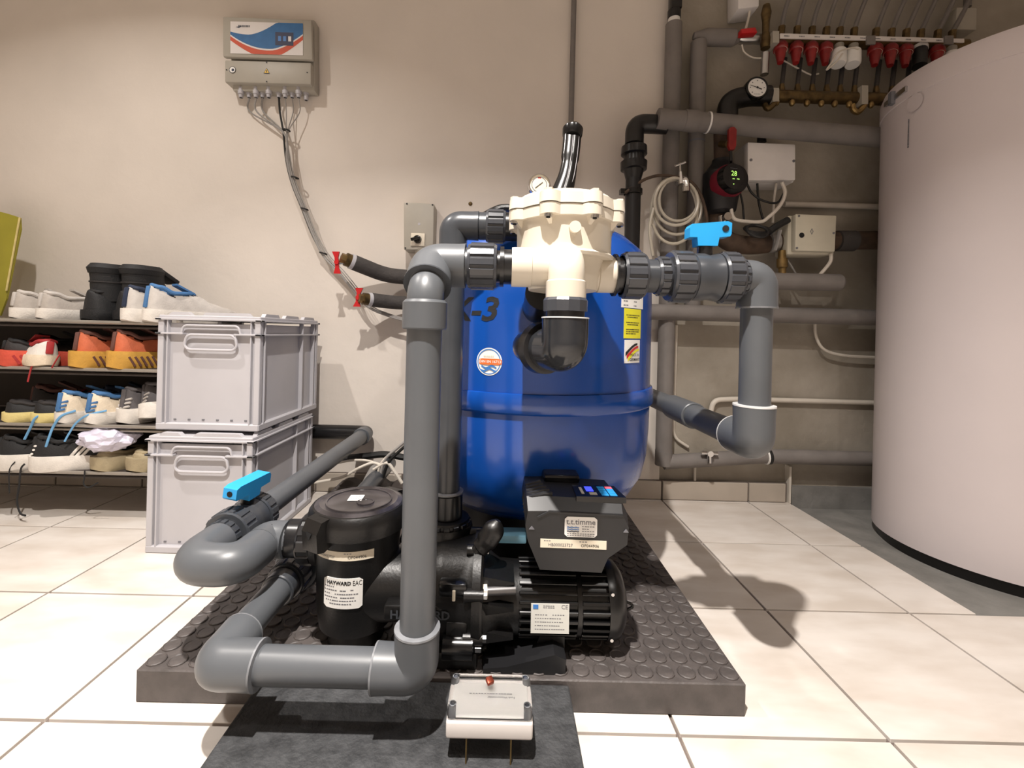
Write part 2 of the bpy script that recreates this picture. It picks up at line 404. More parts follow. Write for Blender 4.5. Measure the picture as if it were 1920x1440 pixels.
t = thing('rubber_pad', 'flat black rubber pad lying in front of the studded mat', 'mat', (-0.13, 0.5, 0))
MB().box((-0.384, 0.30, 0), (0.123, MY0 - 0.003, 0.049), bev=0.003, seg=2).build('slab', 'pad_rubber', t, smooth=0)
# ================================================================ blue filter tank
TX, TY, RT = 0.084, 1.19, 0.295
t = thing('filter_tank', 'large glossy blue pool filter tank standing behind the pump', 'filter tank', (TX, TY, MH))
pr = [(0.195, 0.02), (0.197, 0.10), (0.205, 0.17), (0.222, 0.22), (0.25, 0.255), (0.29, 0.279), (0.34, 0.290), (0.40, 0.294), (0.465, 0.295)]
MB().lathe((TX, TY, 0), (0, 0, 1), pr, n=96).build('lower_shell', 'tank_blue', t)
MB().lathe((TX, TY, 0), (0, 0, 1), [(0.461, 0.285), (0.463, 0.2995), (0.468, 0.303), (0.496, 0.303), (0.505, 0.300), (0.508, 0.285)], n=96).build('flange_band', 'tank_blue', t)
pr = [(0.503, 0.295), (0.60, 0.295), (0.70, 0.295), (0.765, 0.293), (0.80, 0.287), (0.835, 0.268), (0.865, 0.235), (0.89, 0.19), (0.91, 0.14), (0.92, 0.10)]
MB().lathe((TX, TY, 0), (0, 0, 1), pr, n=96).build('upper_shell', 'tank_blue', t)
MB().lathe((TX, TY, 0), (0, 0, 1), [(MH, 0.21), (0.09, 0.21), (0.12, 0.19), (0.21, 0.185)], n=48).build('foot_ring', 'black_plastic', t)
MB().lathe((TX, TY, 0), (0, 0, 1), [(0.915, 0.10), (0.915, 0.115), (0.94, 0.115), (0.95, 0.09), (0.953, 0.02)], n=48).build('lid', 'black_plastic', t)
for k in range(6):
    an = k * math.pi / 3 + 0.4; cx, cy = TX + 0.118 * math.cos(an), TY + 0.118 * math.sin(an)
    MB().cyl((cx, cy, 0.91), (cx, cy, 0.947), 0.011, 10).build('lid_knob', 'black_plastic', t)
MB().tube(spline([P(900, 410, 1.02), P(925, 396, 1.0), P(945, 390, 1.0), P(975, 392, 1.0)], 6), 0.009, 10).build('clamp_handle', 'black_plastic', t)
def tank_ang(u, v):
    """angle round the tank for a pixel that shows its front"""
    d = (P(u, v, 1) - Vector((0, 0, CH))); dx = d.x
    a = 1 + dx * dx; b = -2 * (dx * TX + TY); c_ = TX * TX + TY * TY - RT ** 2
    Y = (-b - math.sqrt(max(0, b * b - 4 * a * c_))) / (2 * a)
    p = P(u, v, Y); return math.atan2(p.y - TY, p.x - TX), p.z
R0 = RT
a_, z_ = tank_ang(886, 582); fr = cyl_fr(TX, TY, R0, a_, z_)
text_mb('K-3', 0.068, lambda x, y: fr(x, y, 0.0008), bold=0.0016, shear=0.22, xs=1.15).build('lettering', 'ink', t, 'bold black lettering', smooth=0)
a_, z_ = tank_ang(917, 678); fr = cyl_fr(TX, TY, R0, a_, z_)
st = disc(fr, 0.0285, 0.0008, 36).build('round_sticker', 'sticker', t, 'round white and orange certification sticker', smooth=0)
disc(fr, 0.0262, 0.0012, 36, r0=0.0242).build('blue_ring', 'sticker_blue', st, smooth=0)
fo = lambda a, b, d=0: fr(a + 0.003, b, d + 0.001)
sheet(fo, 0.05, 0.0125, 0.0008, 8, 0.002).build('orange_band', 'sticker_orange', st, smooth=0)
text_mb('DIN EN 16713', 0.0078, lambda x, y: fr(x + 0.003, y, 0.0022), bold=0.0001).build('lettering', 'sticker', st, smooth=0)
bars(st, lambda a, b, d=0: fr(a, b, d + 0.0004), [(-0.012, 0.012, 0.0115)], 0.003, 'sticker_cream')
mw = MB()
for k in range(2):
    zz = -0.011 - 0.006 * k
    pts = [(x / 10 * 0.017, zz + 0.0025 * math.sin(x / 10 * 4 + k)) for x in range(-10, 11)]
    for q in range(20):
        (a0, b0), (a1, b1) = pts[q], pts[q + 1]
        mw.add([fr(a0, b0 - 0.002, 0.0013), fr(a1, b1 - 0.002, 0.0013), fr(a1, b1 + 0.002, 0.0013), fr(a0, b0 + 0.002, 0.0013)], [(0, 1, 2, 3)])
mw.build('wave', 'sticker_blue', st, smooth=0)
a_, z_ = tank_ang(1188, 565); fr1 = cyl_fr(TX, TY, R0, a_, z_)
st = sheet(fr1, 0.085, 0.03, 0.0008, 8).build('data_sticker', 'sticker', t, 'white data sticker', smooth=0)
bars(st, fr1, [(-0.036, -0.02, 0.008), (0.0, 0.012, 0.008), (-0.036, -0.02, -0.001), (0.0, 0.012, -0.001), (-0.036, -0.02, -0.010), (0.0, 0.012, -0.010)], 0.003, 'ink_grey')
a_, z_ = tank_ang(1187, 607); fr2 = cyl_fr(TX, TY, R0, a_, z_)
st = sheet(fr2, 0.066, 0.064, 0.0008, 8).build('warning_sticker', 'sticker_yellow', t, 'yellow warning sticker', smooth=0)
bars(st, fr2, [(-0.026, 0.026, 0.018), (-0.022, 0.018, 0.0135), (-0.026, 0.024, 0.002), (-0.022, 0.02, -0.0025), (-0.026, 0.026, -0.013), (-0.026, 0.024, -0.0175), (-0.026, 0.012, -0.022)], 0.0026, 'ink')
a_, z_ = tank_ang(1186, 659); fr3 = cyl_fr(TX, TY, R0, a_, z_)
st = sheet(fr3, 0.06, 0.05, 0.0008, 8).build('origin_sticker', 'sticker', t, 'white sticker with black, red and yellow brush strokes', smooth=0)
for k, mt in enumerate(('ink', 'sticker_red', 'sticker_yellow')):
    mb = MB(); pts = []
    for q in range(11):
        s_ = q / 10; pts.append((-0.027 + 0.045 * s_ + 0.004 * k, -0.006 + 0.022 * math.sin(s_ * 1.5) - 0.006 * k))
    for q in range(10):
        wd = 0.0034 * (1.2 - 0.6 * q / 10)
        (a0, b0), (a1, b1) = pts[q], pts[q + 1]
        mb.add([fr3(a0, b0 - wd, 0.0011 + k * 1e-4), fr3(a1, b1 - wd, 0.0011 + k * 1e-4), fr3(a1, b1 + wd, 0.0011 + k * 1e-4), fr3(a0, b0 + wd, 0.0011 + k * 1e-4)], [(0, 1, 2, 3)])
    mb.build('brush_stroke', mt, st, smooth=0)
text_mb('MADE IN', 0.009, lambda x, y: fr3(x + 0.008, y - 0.008, 0.0016)).build('lettering', 'ink', st, smooth=0)
text_mb('GERMANY', 0.009, lambda x, y: fr3(x + 0.008, y - 0.018, 0.0016), bold=0.0002).build('lettering', 'ink', st, smooth=0)
# ================================================================ pipework
PR, FR_ = 0.025, 0.0305
def elbow(parent, corner, din, dout, mt='pvc', reach=0.058, r=FR_, bend=0.036, lab=None, rim=True, rm='glue'):
    """90-degree solvent-weld elbow: arrives along din, leaves along dout"""
    c, a, b = Vector(corner), Vector(din).normalized(), Vector(dout).normalized()
    pts = [c - a * reach, c - a * (bend + 0.002)] + fillet([c - a * bend, c, c + b * bend], bend, 10)[1:-1] + [c + b * (bend + 0.002), c + b * reach]
    o = MB().tube(pts, [r + 0.0008] + [r] * (len(pts) - 2) + [r + 0.0008], 28).build('elbow', mt, parent, lab)
    if rim:
        for p, d in ((c - a * reach, -a), (c + b * reach, b)):
            MB().lathe(p - d * 0.001, d, [(0, PR), (0, r + 0.0012), (0.0026, r + 0.001), (0.003, PR)], 28, cap=False).build('glue_rim', rm, o)
    return o
def straight(parent, a, b, mt='pvc', r=PR, name='pipe'):
    return MB().cyl(a, b, r, 28).build(name, mt, parent)
def coupling(parent, a, b, mt='pvc', r=0.031, name='coupling'):
    a, b = Vector(a), Vector(b); d = (b - a).normalized(); L = (b - a).length
    return MB().lathe(a, d, [(0, PR), (0, r - 0.002), (0.002, r), (L - 0.004, r), (L, r - 0.0035), (L, PR)], 28).build(name, mt, parent)
def nut(parent, a, b, r, mt='pvc_nut', n=14, name='union_nut'):
    return MB().ribbed(a, b, r, n).build(name, mt, parent)
PX, PY = -0.112, 0.638       # front riser
# --- front riser: valve > down > left > back
t = thing('waste_pipe', 'grey pipe running down in front of the pump and back along its left', 'pipe', (PX, PY, 0.05))
VZ = 0.730; VY = 0.692
straight(t, (PX, PY, 0.20), (PX, PY, 0.635))
coupling(t, (PX, PY, 0.630), (PX, PY, 0.672), r=0.0315)
e1d = (Vector((PX, PY, 0.682)) - Vector((PX, VY, VZ))).normalized()
MB().tube(fillet([Vector((PX, VY, VZ)) + e1d * 0.04, (PX, PY, 0.682), (PX, PY, 0.655)], 0.026, 10), 0.026, 28).build('elbow', 'pvc', t)
elbow(t, (PX, VY, VZ), -e1d, (1, 0, 0), reach=0.052, r=0.0335, bend=0.04, rim=False)
MB().lathe(Vector((PX, VY, VZ)) + e1d * 0.050, e1d, [(0, 0.027), (0, 0.035), (0.003, 0.035), (0.003, 0.0275)], 32, cap=False).build('elbow_rim', 'pvc_dark', t)
coupling(t, (PX + 0.05, VY, VZ), (-0.048, VY, VZ), 'pvc_dark', 0.0285, 'union_end')
nut(t, (-0.056, VY, VZ), (-0.012, VY, VZ), 0.0365)
MB().lathe((-0.013, VY, VZ), (1, 0, 0), [(0, 0.025), (0.006, 0.025), (0.006, 0.031), (0.012, 0.031), (0.012, 0.027), (0.026, 0.027)], 28).build('threaded_end', 'pvc_black', t)
LZ = 0.146; LX = -0.398
elbow(t, (PX, PY, LZ), (0, 0, -1), (-1, 0, 0), r=0.0315)
straight(t, (PX - 0.05, PY, LZ), (LX + 0.05, PY, LZ))
elbow(t, (LX, PY, LZ), (-1, 0, 0), (0, 1, 0), r=0.032, reach=0.062)
straight(t, (LX - 0.003, PY + 0.05, LZ), (LX - 0.003, 0.86, LZ))
coupling(t, (LX - 0.003, 0.815, LZ), (LX - 0.003, 0.845, LZ), 'pvc_dark', 0.030)
nut(t, (LX - 0.003, 0.845, LZ), (LX - 0.003, 0.885, LZ), 0.037)
nut(t, (LX - 0.003, 0.89, LZ), (LX - 0.003, 0.95, LZ), 0.046, 'pvc_dark')
straight(t, (LX - 0.003, 0.95, LZ), (LX - 0.003, 1.62, LZ), 'pvc_dark')
# --- rear riser: pump outlet > valve
QX, QY = -0.103, 0.885
t = thing('pump_outlet_pipe', 'dark grey riser pipe from the pump outlet, behind the front riser', 'pipe', (QX, QY, 0.2))
MB().lathe((QX, QY, 0.215), (0, 0, 1), [(0, 0.036), (0, 0.05), (0.03, 0.052), (0.036, 0.05), (0.036, 0.03)], 36).build('outlet_flange', 'black_plastic', t)
nut(t, (QX, QY, 0.212), (QX, QY, 0.262), 0.048, 'pvc_black', 16)
coupling(t, (QX, QY, 0.262), (QX, QY, 0.312), 'pvc_black', 0.031)
MB().lathe((QX, QY, 0.311), (0, 0, 1), [(0, PR), (0, 0.0325), (0.003, 0.032), (0.004, PR)], 28, cap=False).build('glue_rim', 'glue', t)
straight(t, (QX, QY, 0.312), (QX, QY, 0.79), 'pvc_dark')
ZR = 0.838
elbow(t, (QX, QY, ZR), (0, 0, 1), (1, 0, 0), 'pvc_dark', reach=0.05, r=0.028, rim=False)
coupling(t, (QX + 0.05, QY, ZR), (-0.03, QY, ZR), 'pvc_dark', 0.027, 'union_end')
nut(t, (-0.038, QY, ZR), (0.0, QY, ZR), 0.0335)
MB().cyl((0.0, QY, ZR), (0.05, QY, ZR), 0.028, 24).build('threaded_end', 'pvc_black', t)
MB().tube(fillet([(0.05, QY, ZR), (0.10, QY, ZR), (0.10, QY, 0.76), (0.10, 0.82, 0.76)], 0.03), 0.027, 24).build('bend', 'pvc_black', t)
# --- right loop
RX, RY, RZ = 0.433, 0.765, 0.731
t = thing('return_pipe', 'grey pipe loop right of the blue tank, dropping and running back', 'pipe', (RX, RY, 0.4))
MB().lathe((0.186, RY, RZ), (1, 0, 0), [(0, 0.036), (0.004, 0.036), (0.004, 0.030), (0.014, 0.030), (0.014, 0.034), (0.02, 0.034)], 28).build('threaded_end', 'pvc_black', t)
nut(t, (0.2, RY, RZ), (0.238, RY, RZ), 0.0405)
coupling(t, (0.238, RY, RZ), (0.262, RY, RZ), 'pvc_dark', 0.0285, 'union_end')
elbow(t, (RX, RY, RZ), (1, 0, 0), (0, 0, -1), reach=0.05, r=0.0315)
straight(t, (RX, RY, RZ - 0.05), (RX, RY, 0.51))
elbow(t, (RX, RY, 0.452), (0, 0, -1), (0, 1, 0), r=0.0325, reach=0.062, rm='glue_white')
straight(t, (RX, RY + 0.05, 0.452), (RX, 1.0, 0.452))
coupling(t, (RX, 1.0, 0.452), (RX, 1.13, 0.452), 'pvc', 0.0295)
straight(t, (RX, 1.13, 0.452), (RX, 1.62, 0.452))
elbow(t, (RX, 1.66, 0.452), (0, 1, 0), (-1, 0, 0), reach=0.05)
# --- ball valves
def ball_valve(label, a, d, up, hdir, s=1.0, hlen=0.075, tilt=0.0, dark='pvc_nut'):
    a, d, up, h = Vector(a), Vector(d).normalized(), Vector(up).normalized(), Vector(hdir).normalized()
    t = thing('ball_valve', label, 'valve', a)
    pt = lambda s_, u_=0.0: a + d * s_ + up * u_
    nut(t, pt(0), pt(0.022), 0.034, dark, 16, 'end_nut')
    nut(t, pt(0.022), pt(0.06), 0.0445, dark, 16)
    MB().lathe(pt(0.058), d, [(0, 0.036), (0.004, 0.040), (0.02, 0.041), (0.03, 0.038), (0.046, 0.041), (0.05, 0.036)], 32).build('body', 'pvc_dark', t)
    nut(t, pt(0.107), pt(0.138), 0.0445, dark, 16)
    nut(t, pt(0.138), pt(0.152), 0.034, dark, 16, 'end_nut')
    MB().cyl(pt(0.083, 0.03), pt(0.083, 0.062), 0.0125, 16).build('stem', 'pvc_black', t)
    side = up.cross(h)
    fr = lambda x, z, y: pt(0.083, 0.06) + h * x + up * z + side * y
    L = hlen
    poly = [(-0.016, -0.008), (0.016, -0.008), (0.018, 0.006), (L * 0.52, 0.008), (L * 0.55, 0.012), (L * 0.55, 0.03), (L * 0.45, 0.033), (-L * 0.40, 0.028), (-L * 0.45, 0.022), (-L * 0.45, 0.006), (-0.018, 0.006)]
    ho = MB().prism(poly, -0.0135, 0.0135, fr).build('handle', 'blue_valve', t, 'bright blue handle', smooth=20)
    q = fr(L * 0.40, 0.0205, 0); mb = MB()
    ax = (h if abs(h.y) > 0.6 else side)
    f = -1 if ax.y > 0 else 1
    c0 = q + ax * f * 0.0138 if abs(h.y) <= 0.6 else fr(L * 0.5495, 0.02, 0)
    mb.cyl(c0, c0 + ax * f * 0.0008, 0.0055, 14).build('handle_hole', 'hole', ho)
    return t
ball_valve('ball valve with blue handle on the right, in line with the cream valve', (0.258, RY, RZ), (1, 0, 0), (0, -0.05, 1), (1, -0.06, 0.0), hlen=0.068)
SX, SZ = -0.506, 0.238
# --- suction
t = thing('suction_pipe', 'grey suction pipe curling in a U left of the pump', 'pipe', (SX, 0.9, SZ))
PPY = 0.84
nut(t, (-0.365, PPY, 0.233), (-0.335, PPY, 0.233), 0.046, 'pvc_black', 10)
MB().lathe((-0.395, PPY, 0.233), (1, 0, 0), [(0, 0.03), (0, 0.0335), (0.03, 0.034), (0.032, 0.036)], 28).build('union_end', 'pvc_black', t)
EX = -0.425
elbow(t, (EX, PPY - 0.01, 0.235), (-1, 0, 0), (0, -1, 0), reach=0.034, bend=0.03, r=0.0325, rim=False)
MB().cyl((-0.40, PPY - 0.004, 0.234), (-0.372, PPY, 0.233), 0.031, 28).build('socket', 'pvc', t)
mbp = fillet([(EX, PPY - 0.04, 0.235), (EX, 0.730, 0.238), (SX, 0.730, 0.239), (SX, 0.81, SZ)], 0.04, 10)
MB().tube(mbp, 0.0325, 28).build('return_bend', 'pvc', t)
straight(t, (SX, 0.96, SZ), (SX, 1.63, SZ))
coupling(t, (SX, 1.62, SZ), (SX, 1.66, SZ), 'pvc', 0.031)
MB().tube(fillet([(SX, 1.66, SZ), (SX, 1.69, SZ), (SX - 0.2, 1.69, SZ), (SX - 0.47, 1.69, SZ)], 0.03), 0.0265, 24).build('wall_run', 'pvc_black', t)
ball_valve('ball valve with blue handle in the suction pipe beside the crates', (SX, 0.808, SZ), (0, 1, 0), (0.12, 0, 1), (-0.1, -1, -0.05), hlen=0.105, dark='pvc_dark')
# ================================================================ multiport valve
VX, VCY = 0.100, 0.765
t = thing('multiport_valve', 'cream plastic multiport valve with black lever in front of the blue tank', 'valve', (VX, VCY, 0.70))
def lobed(r, amp, n=8, ph=0.0, m=96):
    out = []
    for k in range(m):
        a = 2 * math.pi * k / m; c_ = max(0.0, math.cos(n * (a - ph))); out.append(((r + amp * c_ ** 0.6) * math.cos(a), (r + amp * c_ ** 0.6) * math.sin(a)))
    return out
vfr = lambda x, y, z: Vector((VX + x, VCY + y, z))
ph = math.radians(-90 + 22.5)
MB().prism(lobed(0.0865, 0.0135, ph=ph), 0.811, 0.8275, vfr).build('body_flange', 'valve_cream', t)
MB().prism(lobed(0.088, 0.0135, ph=ph), 0.829, 0.846, vfr, 0.985).build('cap', 'valve_cream', t)
MB().lathe((VX, VCY, 0.845), (0, 0, 1), [(0, 0.084), (0.008, 0.078), (0.012, 0.05), (0.014, 0.03)], 40).build('cap_dome', 'valve_cream', t)
for k in range(8):
    a = ph + k * math.pi / 4; cx, cy = VX + 0.0925 * math.cos(a), VCY + 0.0925 * math.sin(a)
    b = MB().cyl((cx, cy, 0.806), (cx, cy, 0.812), 0.0062, 12).build('bolt', 'steel', t)
    MB().cyl((cx, cy, 0.8045), (cx, cy, 0.8062), 0.0032, 6).build('socket', 'hole', b)
    MB().cyl((cx, cy, 0.845), (cx, cy, 0.8495), 0.0075, 6).build('bolt_boss', 'valve_cream', t)
MB().lathe((VX, VCY, 0.0), (0, 0, 1), [(0.752, 0.070), (0.752, 0.083), (0.757, 0.0845), (0.761, 0.080), (0.775, 0.0795), (0.80, 0.080), (0.812, 0.081)], 56).build('body', 'valve_cream', t)
for k in range(8):                                                  # stiffening webs below the bolts
    a = ph + k * math.pi / 4; c_, s_ = math.cos(a), math.sin(a)
    p = lambda r, z, w_: Vector((VX + r * c_ - w_ * s_, VCY + r * s_ + w_ * c_, z))
    vs = [p(0.076, 0.811, -0.008), p(0.076, 0.811, 0.008), p(0.094, 0.811, 0.006), p(0.094, 0.811, -0.006), p(0.078, 0.797, -0.002), p(0.078, 0.797, 0.002)]
    MB().add(vs, [(0, 1, 2, 3), (0, 3, 4), (1, 5, 2), (3, 2, 5, 4), (0, 4, 5, 1)]).build('web', 'valve_cream', t, smooth=0)
fb = plane_fr((VX + 0.006, VCY - 0.079, 0.792), (1, 0, 0), (0, 0, 1))
MB().cyl(fb(0, 0, -0.006), fb(0, 0, 0.008), 0.009, 20).build('drain_boss', 'valve_cream', t)
# lower port body
MB().lathe((VX, VCY, 0.0), (0, 0, 1), [(0.700, 0.045), (0.702, 0.058), (0.735, 0.064), (0.752, 0.068)], 40).build('port_chamber', 'valve_cream', t)
for nm, a, b in (('inlet_port', (0.011, VY, VZ), (VX, VY, VZ)), ('outlet_port', (0.189, RY, RZ), (VX, RY, RZ))):
    a, b = Vector(a), Vector(b); d = (b - a).normalized()
    MB().lathe(a, d, [(0, 0.025), (0, 0.0300), (0.004, 0.0306), (0.03, 0.0306), (0.031, 0.029), (0.080, 0.028)], 32).build(nm, 'valve_cream', t)
FX, FY = 0.0925, 0.668
MB().tube(fillet([(FX, 0.76, 0.742), (FX, FY, 0.742), (FX, FY, 0.684)], 0.045, 10), 0.0275, 28).build('bottom_port', 'valve_cream', t)
MB().lathe((FX, FY, 0.676), (0, 0, 1), [(0, 0.0285), (0, 0.030), (0.03, 0.030), (0.032, 0.0275)], 32).build('port_collar', 'valve_cream', t)
bx = MB().box((FX - 0.02, 0.70, 0.70), (FX + 0.02, 0.76, 0.76), bev=0.004); bx.build('port_rib', 'valve_cream', t)
# lever
lv = spline([(VX - 0.010, VCY - 0.006, 0.852), (VX - 0.004, VCY - 0.002, 0.872), (VX + 0.005, VCY + 0.006, 0.905), (VX + 0.0115, VCY + 0.018, 0.95), (VX + 0.015, VCY + 0.028, 0.988)], 6)
n_ = len(lv); lr = [0.020 - 0.0085 * math.sin(math.pi * min(1, i / n_ * 1.25) * 0.5) + (0.003 if i > n_ * 0.6 else 0) * (i / n_) for i in range(n_)]
lo = MB().tube(lv, lr, 20, sx=0.75, sy=1.15, up=(0, 1, 0)).build('lever', 'black_gloss', t, 'glossy black lever')
tp = lv[-1]; MB().lathe(tp, (0.1, 0.3, 1), [(-0.012, 0.0145), (-0.008, 0.0175), (0.004, 0.0182), (0.009, 0.015), (0.011, 0.006)], 24).build('lever_knob', 'black_gloss', lo)
for s_ in (-0.011, 0.0, 0.011):
    ln = [p + Vector((s_ * (1.0 if i > 6 else 1.2), -lr[i] * (0.78 if s_ == 0 else 0.5), 0)) for i, p in enumerate(lv[3:-2], 3)]
    MB().tube(ln, 0.0004, 6).build('lever_stripe', 'crate_grey', lo)
# pressure gauge on the valve shoulder
t = thing('pressure_gauge', 'small round chrome pressure gauge beside the black lever', 'gauge', (0.068, 0.862, 0.84))
gc = P(1011, 347, 0.86); gfr = plane_fr(gc, (1, 0, 0), (0, 0, 1)); gx = Vector((0, -1, 0))
MB().lathe(gc + Vector((0, 0.018, 0)), gx, [(0, 0.02), (0.004, 0.0215), (0.02, 0.0215), (0.023, 0.0205), (0.023, 0.0185), (0.020, 0.0182)], 32).build('case', 'chrome', t)
MB().cyl(gc + Vector((0, -0.0005, 0)), gc + Vector((0, -0.0025, 0)), 0.0182, 32).build('dial', 'sticker_cream', t)
gq = lambda a, b, d=0: gc + Vector((a, -0.0028 - d, b))
disc(gq, 0.015, 0, 32, r0=0.0135).build('scale', 'ink_grey', t, smooth=0)
MB().add([gq(-0.003, 0.012), gq(0.003, 0.012), gq(0.003, 0.0145), gq(-0.003, 0.0145)], [(0, 1, 2, 3)]).build('red_mark', 'sticker_red', t, smooth=0)
MB().add([gq(-0.008, -0.006, .0004), gq(-0.0075, -0.0075, .0004), gq(0.007, 0.004, .0004), gq(0.006, 0.005, .0004)], [(0, 1, 2, 3)]).build('needle', 'ink', t, smooth=0)
MB().cyl(gc + Vector((0, 0.008, -0.02)), gc + Vector((0, 0.008, -0.06)), 0.006, 12).build('stem', 'brass', t)
# elbow below the valve
t = thing('tank_inlet_pipe', 'dark glossy grey elbow hanging under the cream valve, turning into the blue tank', 'pipe', (FX, FY, 0.6))
MB().lathe((FX, FY, 0.662), (0, 0, 1), [(0, 0.0275), (0, 0.033), (0.016, 0.0335), (0.02, 0.031)], 12).build('hex_collar', 'pvc_nut', t, smooth=0)
MB().cyl((FX, FY, 0.645), (FX, FY, 0.664), 0.0285, 28).build('nipple', 'pvc_black', t)
c0 = Vector((FX, FY, 0.605)); dd = Vector((-0.42, 0.9, 0)).normalized()
pts = [c0 + Vector((0, 0, 0.047)), c0 + Vector((0, 0, 0.034))] + fillet([c0 + Vector((0, 0, 0.033)), c0, c0 + dd * 0.033], 0.033, 10)[1:-1] + [c0 + dd * 0.034, c0 + dd * 0.058]
MB().tube(pts, 0.0345, 32).build('elbow', 'pvc_gloss', t)
MB().lathe(c0 + Vector((0, 0, 0.0465)), (0, 0, 1), [(0, 0.0285), (0, 0.0356), (0.0018, 0.0354), (0.002, 0.0285)], 32, cap=False).build('glue_rim', 'glue_white', t)
MB().lathe(c0 + dd * 0.05, dd, [(0, 0.034), (0.002, 0.0415), (0.02, 0.0425), (0.024, 0.04), (0.024, 0.03)], 32).build('socket_rim', 'pvc_black', t)
MB().tube(fillet([c0 + dd * 0.07, c0 + dd * 0.12, Vector((0.08, 0.95, 0.605))], 0.03), 0.028, 24).build('pipe', 'pvc_black', t)
MB().tube(fillet([(VX - 0.03, 0.80, 0.70), (VX - 0.03, 0.86, 0.68), (VX - 0.03, 0.95, 0.68)], 0.03), 0.032, 24).build('bulkhead', 'pvc_black', t)
# ================================================================ pump
BX = -0.262
t = thing('pool_pump', 'black pool pump with strainer pot, finned motor and control box on the studded mat', 'pump', (-0.05, PPY, MH))
MB().lathe((BX, PPY, 0), (0, 0, 1), [(0.085, 0.055), (0.09, 0.066), (0.12, 0.071), (0.20, 0.0735), (0.245, 0.077), (0.262, 0.080), (0.27, 0.075)], 56).build('strainer_pot', 'black_plastic', t)
MB().lathe((BX, PPY, 0), (0, 0, 1), [(MH, 0.05), (0.062, 0.05), (0.085, 0.04), (0.088, 0.04)], 32).build('pot_foot', 'black_plastic', t)
lid = MB().lathe((BX, PPY, 0), (0, 0, 1), [(0.262, 0.080), (0.266, 0.0885), (0.285, 0.0895), (0.298, 0.0875), (0.305, 0.082), (0.306, 0.078)], 56, cap=False).build('lid_ring', 'black_plastic', t)
lt = MB().lathe((BX, PPY, 0), (0, 0, 1), [(0.300, 0.080), (0.306, 0.0785), (0.309, 0.070), (0.307, 0.064), (0.3085, 0.02), (0.3085, 0.001)], 56).build('lid', 'lid_smoke', t, 'scuffed smoky round lid')
MB().lathe((BX + 0.015, PPY - 0.012, 0.3085), (0, 0, 1), [(0, 0.016), (0.0015, 0.0155), (0.0015, 0.013), (0.0005, 0.0125)], 28).build('embossed_ring', 'lid_smoke', lt)
MB().lathe((BX, PPY, 0.3075), (0, 0, 1), [(0, 0.060), (0.0018, 0.0595), (0.0018, 0.057), (0, 0.0565)], 48, cap=False).build('rim_ridge', 'lid_smoke', lt)
f = plane_fr((BX - 0.008, PPY + 0.005, 0.3092), (1, 0.08, 0), (-0.08, 1, 0))
lb = sheet(f, 0.026, 0.028).build('lid_sticker', 'sticker', lt, smooth=0)
bars(lb, f, [(-0.002, 0.009, 0.006), (0.001, 0.006, 0.002), (-0.009, 0.009, -0.005)], 0.002)
# clamp knobs on the lid ring
for an in (-121, 59):
    a = math.radians(an); d = Vector((math.cos(a), math.sin(a), 0)); sd = Vector((-d.y, d.x, 0))
    kf = lambda x, z, y: Vector((BX, PPY, 0)) + d * x + sd * y + Vector((0, 0, z))
    kb = MB().prism([(0.074, 0.306), (0.074, 0.256), (0.090, 0.249), (0.104, 0.252), (0.107, 0.285), (0.097, 0.303)], -0.019, 0.019, kf, 0.96).build('clamp_knob', 'black_plastic', t, smooth=25)
    MB().add([kf(0.1075, 0.286, -0.008), kf(0.1075, 0.286, 0.008), kf(0.1075, 0.271, 0)], [(0, 1, 2)]).build('triangle_recess', 'hole', kb, smooth=0)
# suction snout
MB().lathe((-0.338, PPY, 0.233), (1, 0, 0), [(0, 0.03), (0, 0.045), (0.012, 0.047), (0.02, 0.042), (0.05, 0.044)], 36).build('suction_port', 'black_plastic', t)
# neck and volute
MB().lathe((BX, PPY, 0.155), (1, 0, 0), [(0.03, 0.066), (0.10, 0.062), (0.135, 0.066), (0.15, 0.074)], 40).build('neck', 'black_plastic', t)
VC = Vector((-0.125, PPY, 0.150))
MB().lathe(VC, (1, 0, 0), [(0, 0.05), (0.0, 0.074), (0.012, 0.084), (0.03, 0.088), (0.075, 0.09), (0.085, 0.094)], 48).build('volute', 'black_plastic', t)
MB().lathe((QX, QY, 0.15), (0, 0, 1), [(0.0, 0.05), (0.05, 0.048), (0.066, 0.046)], 32).build('outlet_neck', 'black_plastic', t)
MB().lathe((-0.042, PPY, 0.148), (1, 0, 0), [(0, 0.09), (0.0, 0.1), (0.014, 0.102), (0.018, 0.098), (0.018, 0.05)], 48).build('seal_plate', 'black_plastic', t)
for k in range(8):
    a = math.radians(22.5 + 45 * k); cy, cz = PPY + 0.0945 * math.cos(a), 0.148 + 0.0945 * math.sin(a)
    lg = MB().cyl((-0.055, cy, cz), (-0.022, cy, cz), 0.0105, 14).build('bolt_lug', 'black_plastic', t)
    MB().cyl((-0.0225, cy, cz), (-0.016, cy, cz), 0.006, 6).build('bolt', 'steel', lg)
fm = PPY - 0.0865
MB().box((-0.098, fm - 0.006, 0.182), (-0.05, fm + 0.02, 0.205), bev=0.005).build('clamp_recess', 'black_gloss', t)
MB().box((-0.074, fm - 0.009, 0.178), (-0.069, fm - 0.004, 0.196), bev=0.001, seg=1).build('drain_tab', 'sticker_cream', t)
MB().box((-0.084, fm - 0.004, 0.108), (-0.048, fm + 0.02, 0.14), bev=0.004).build('drain_block', 'black_plastic', t)
MB().cyl((-0.066, fm - 0.0045, 0.122), (-0.066, fm - 0.002, 0.122), 0.009, 16).build('drain_plug', 'black_gloss', t)
fl_ = lambda x, y: Vector((-0.128 + x, fm - 0.0035, 0.150 + y))
bk = MB().box((-0.19, fm - 0.001, 0.138), (-0.07, fm + 0.03, 0.164), bev=0.004).build('name_panel', 'black_plastic', t)
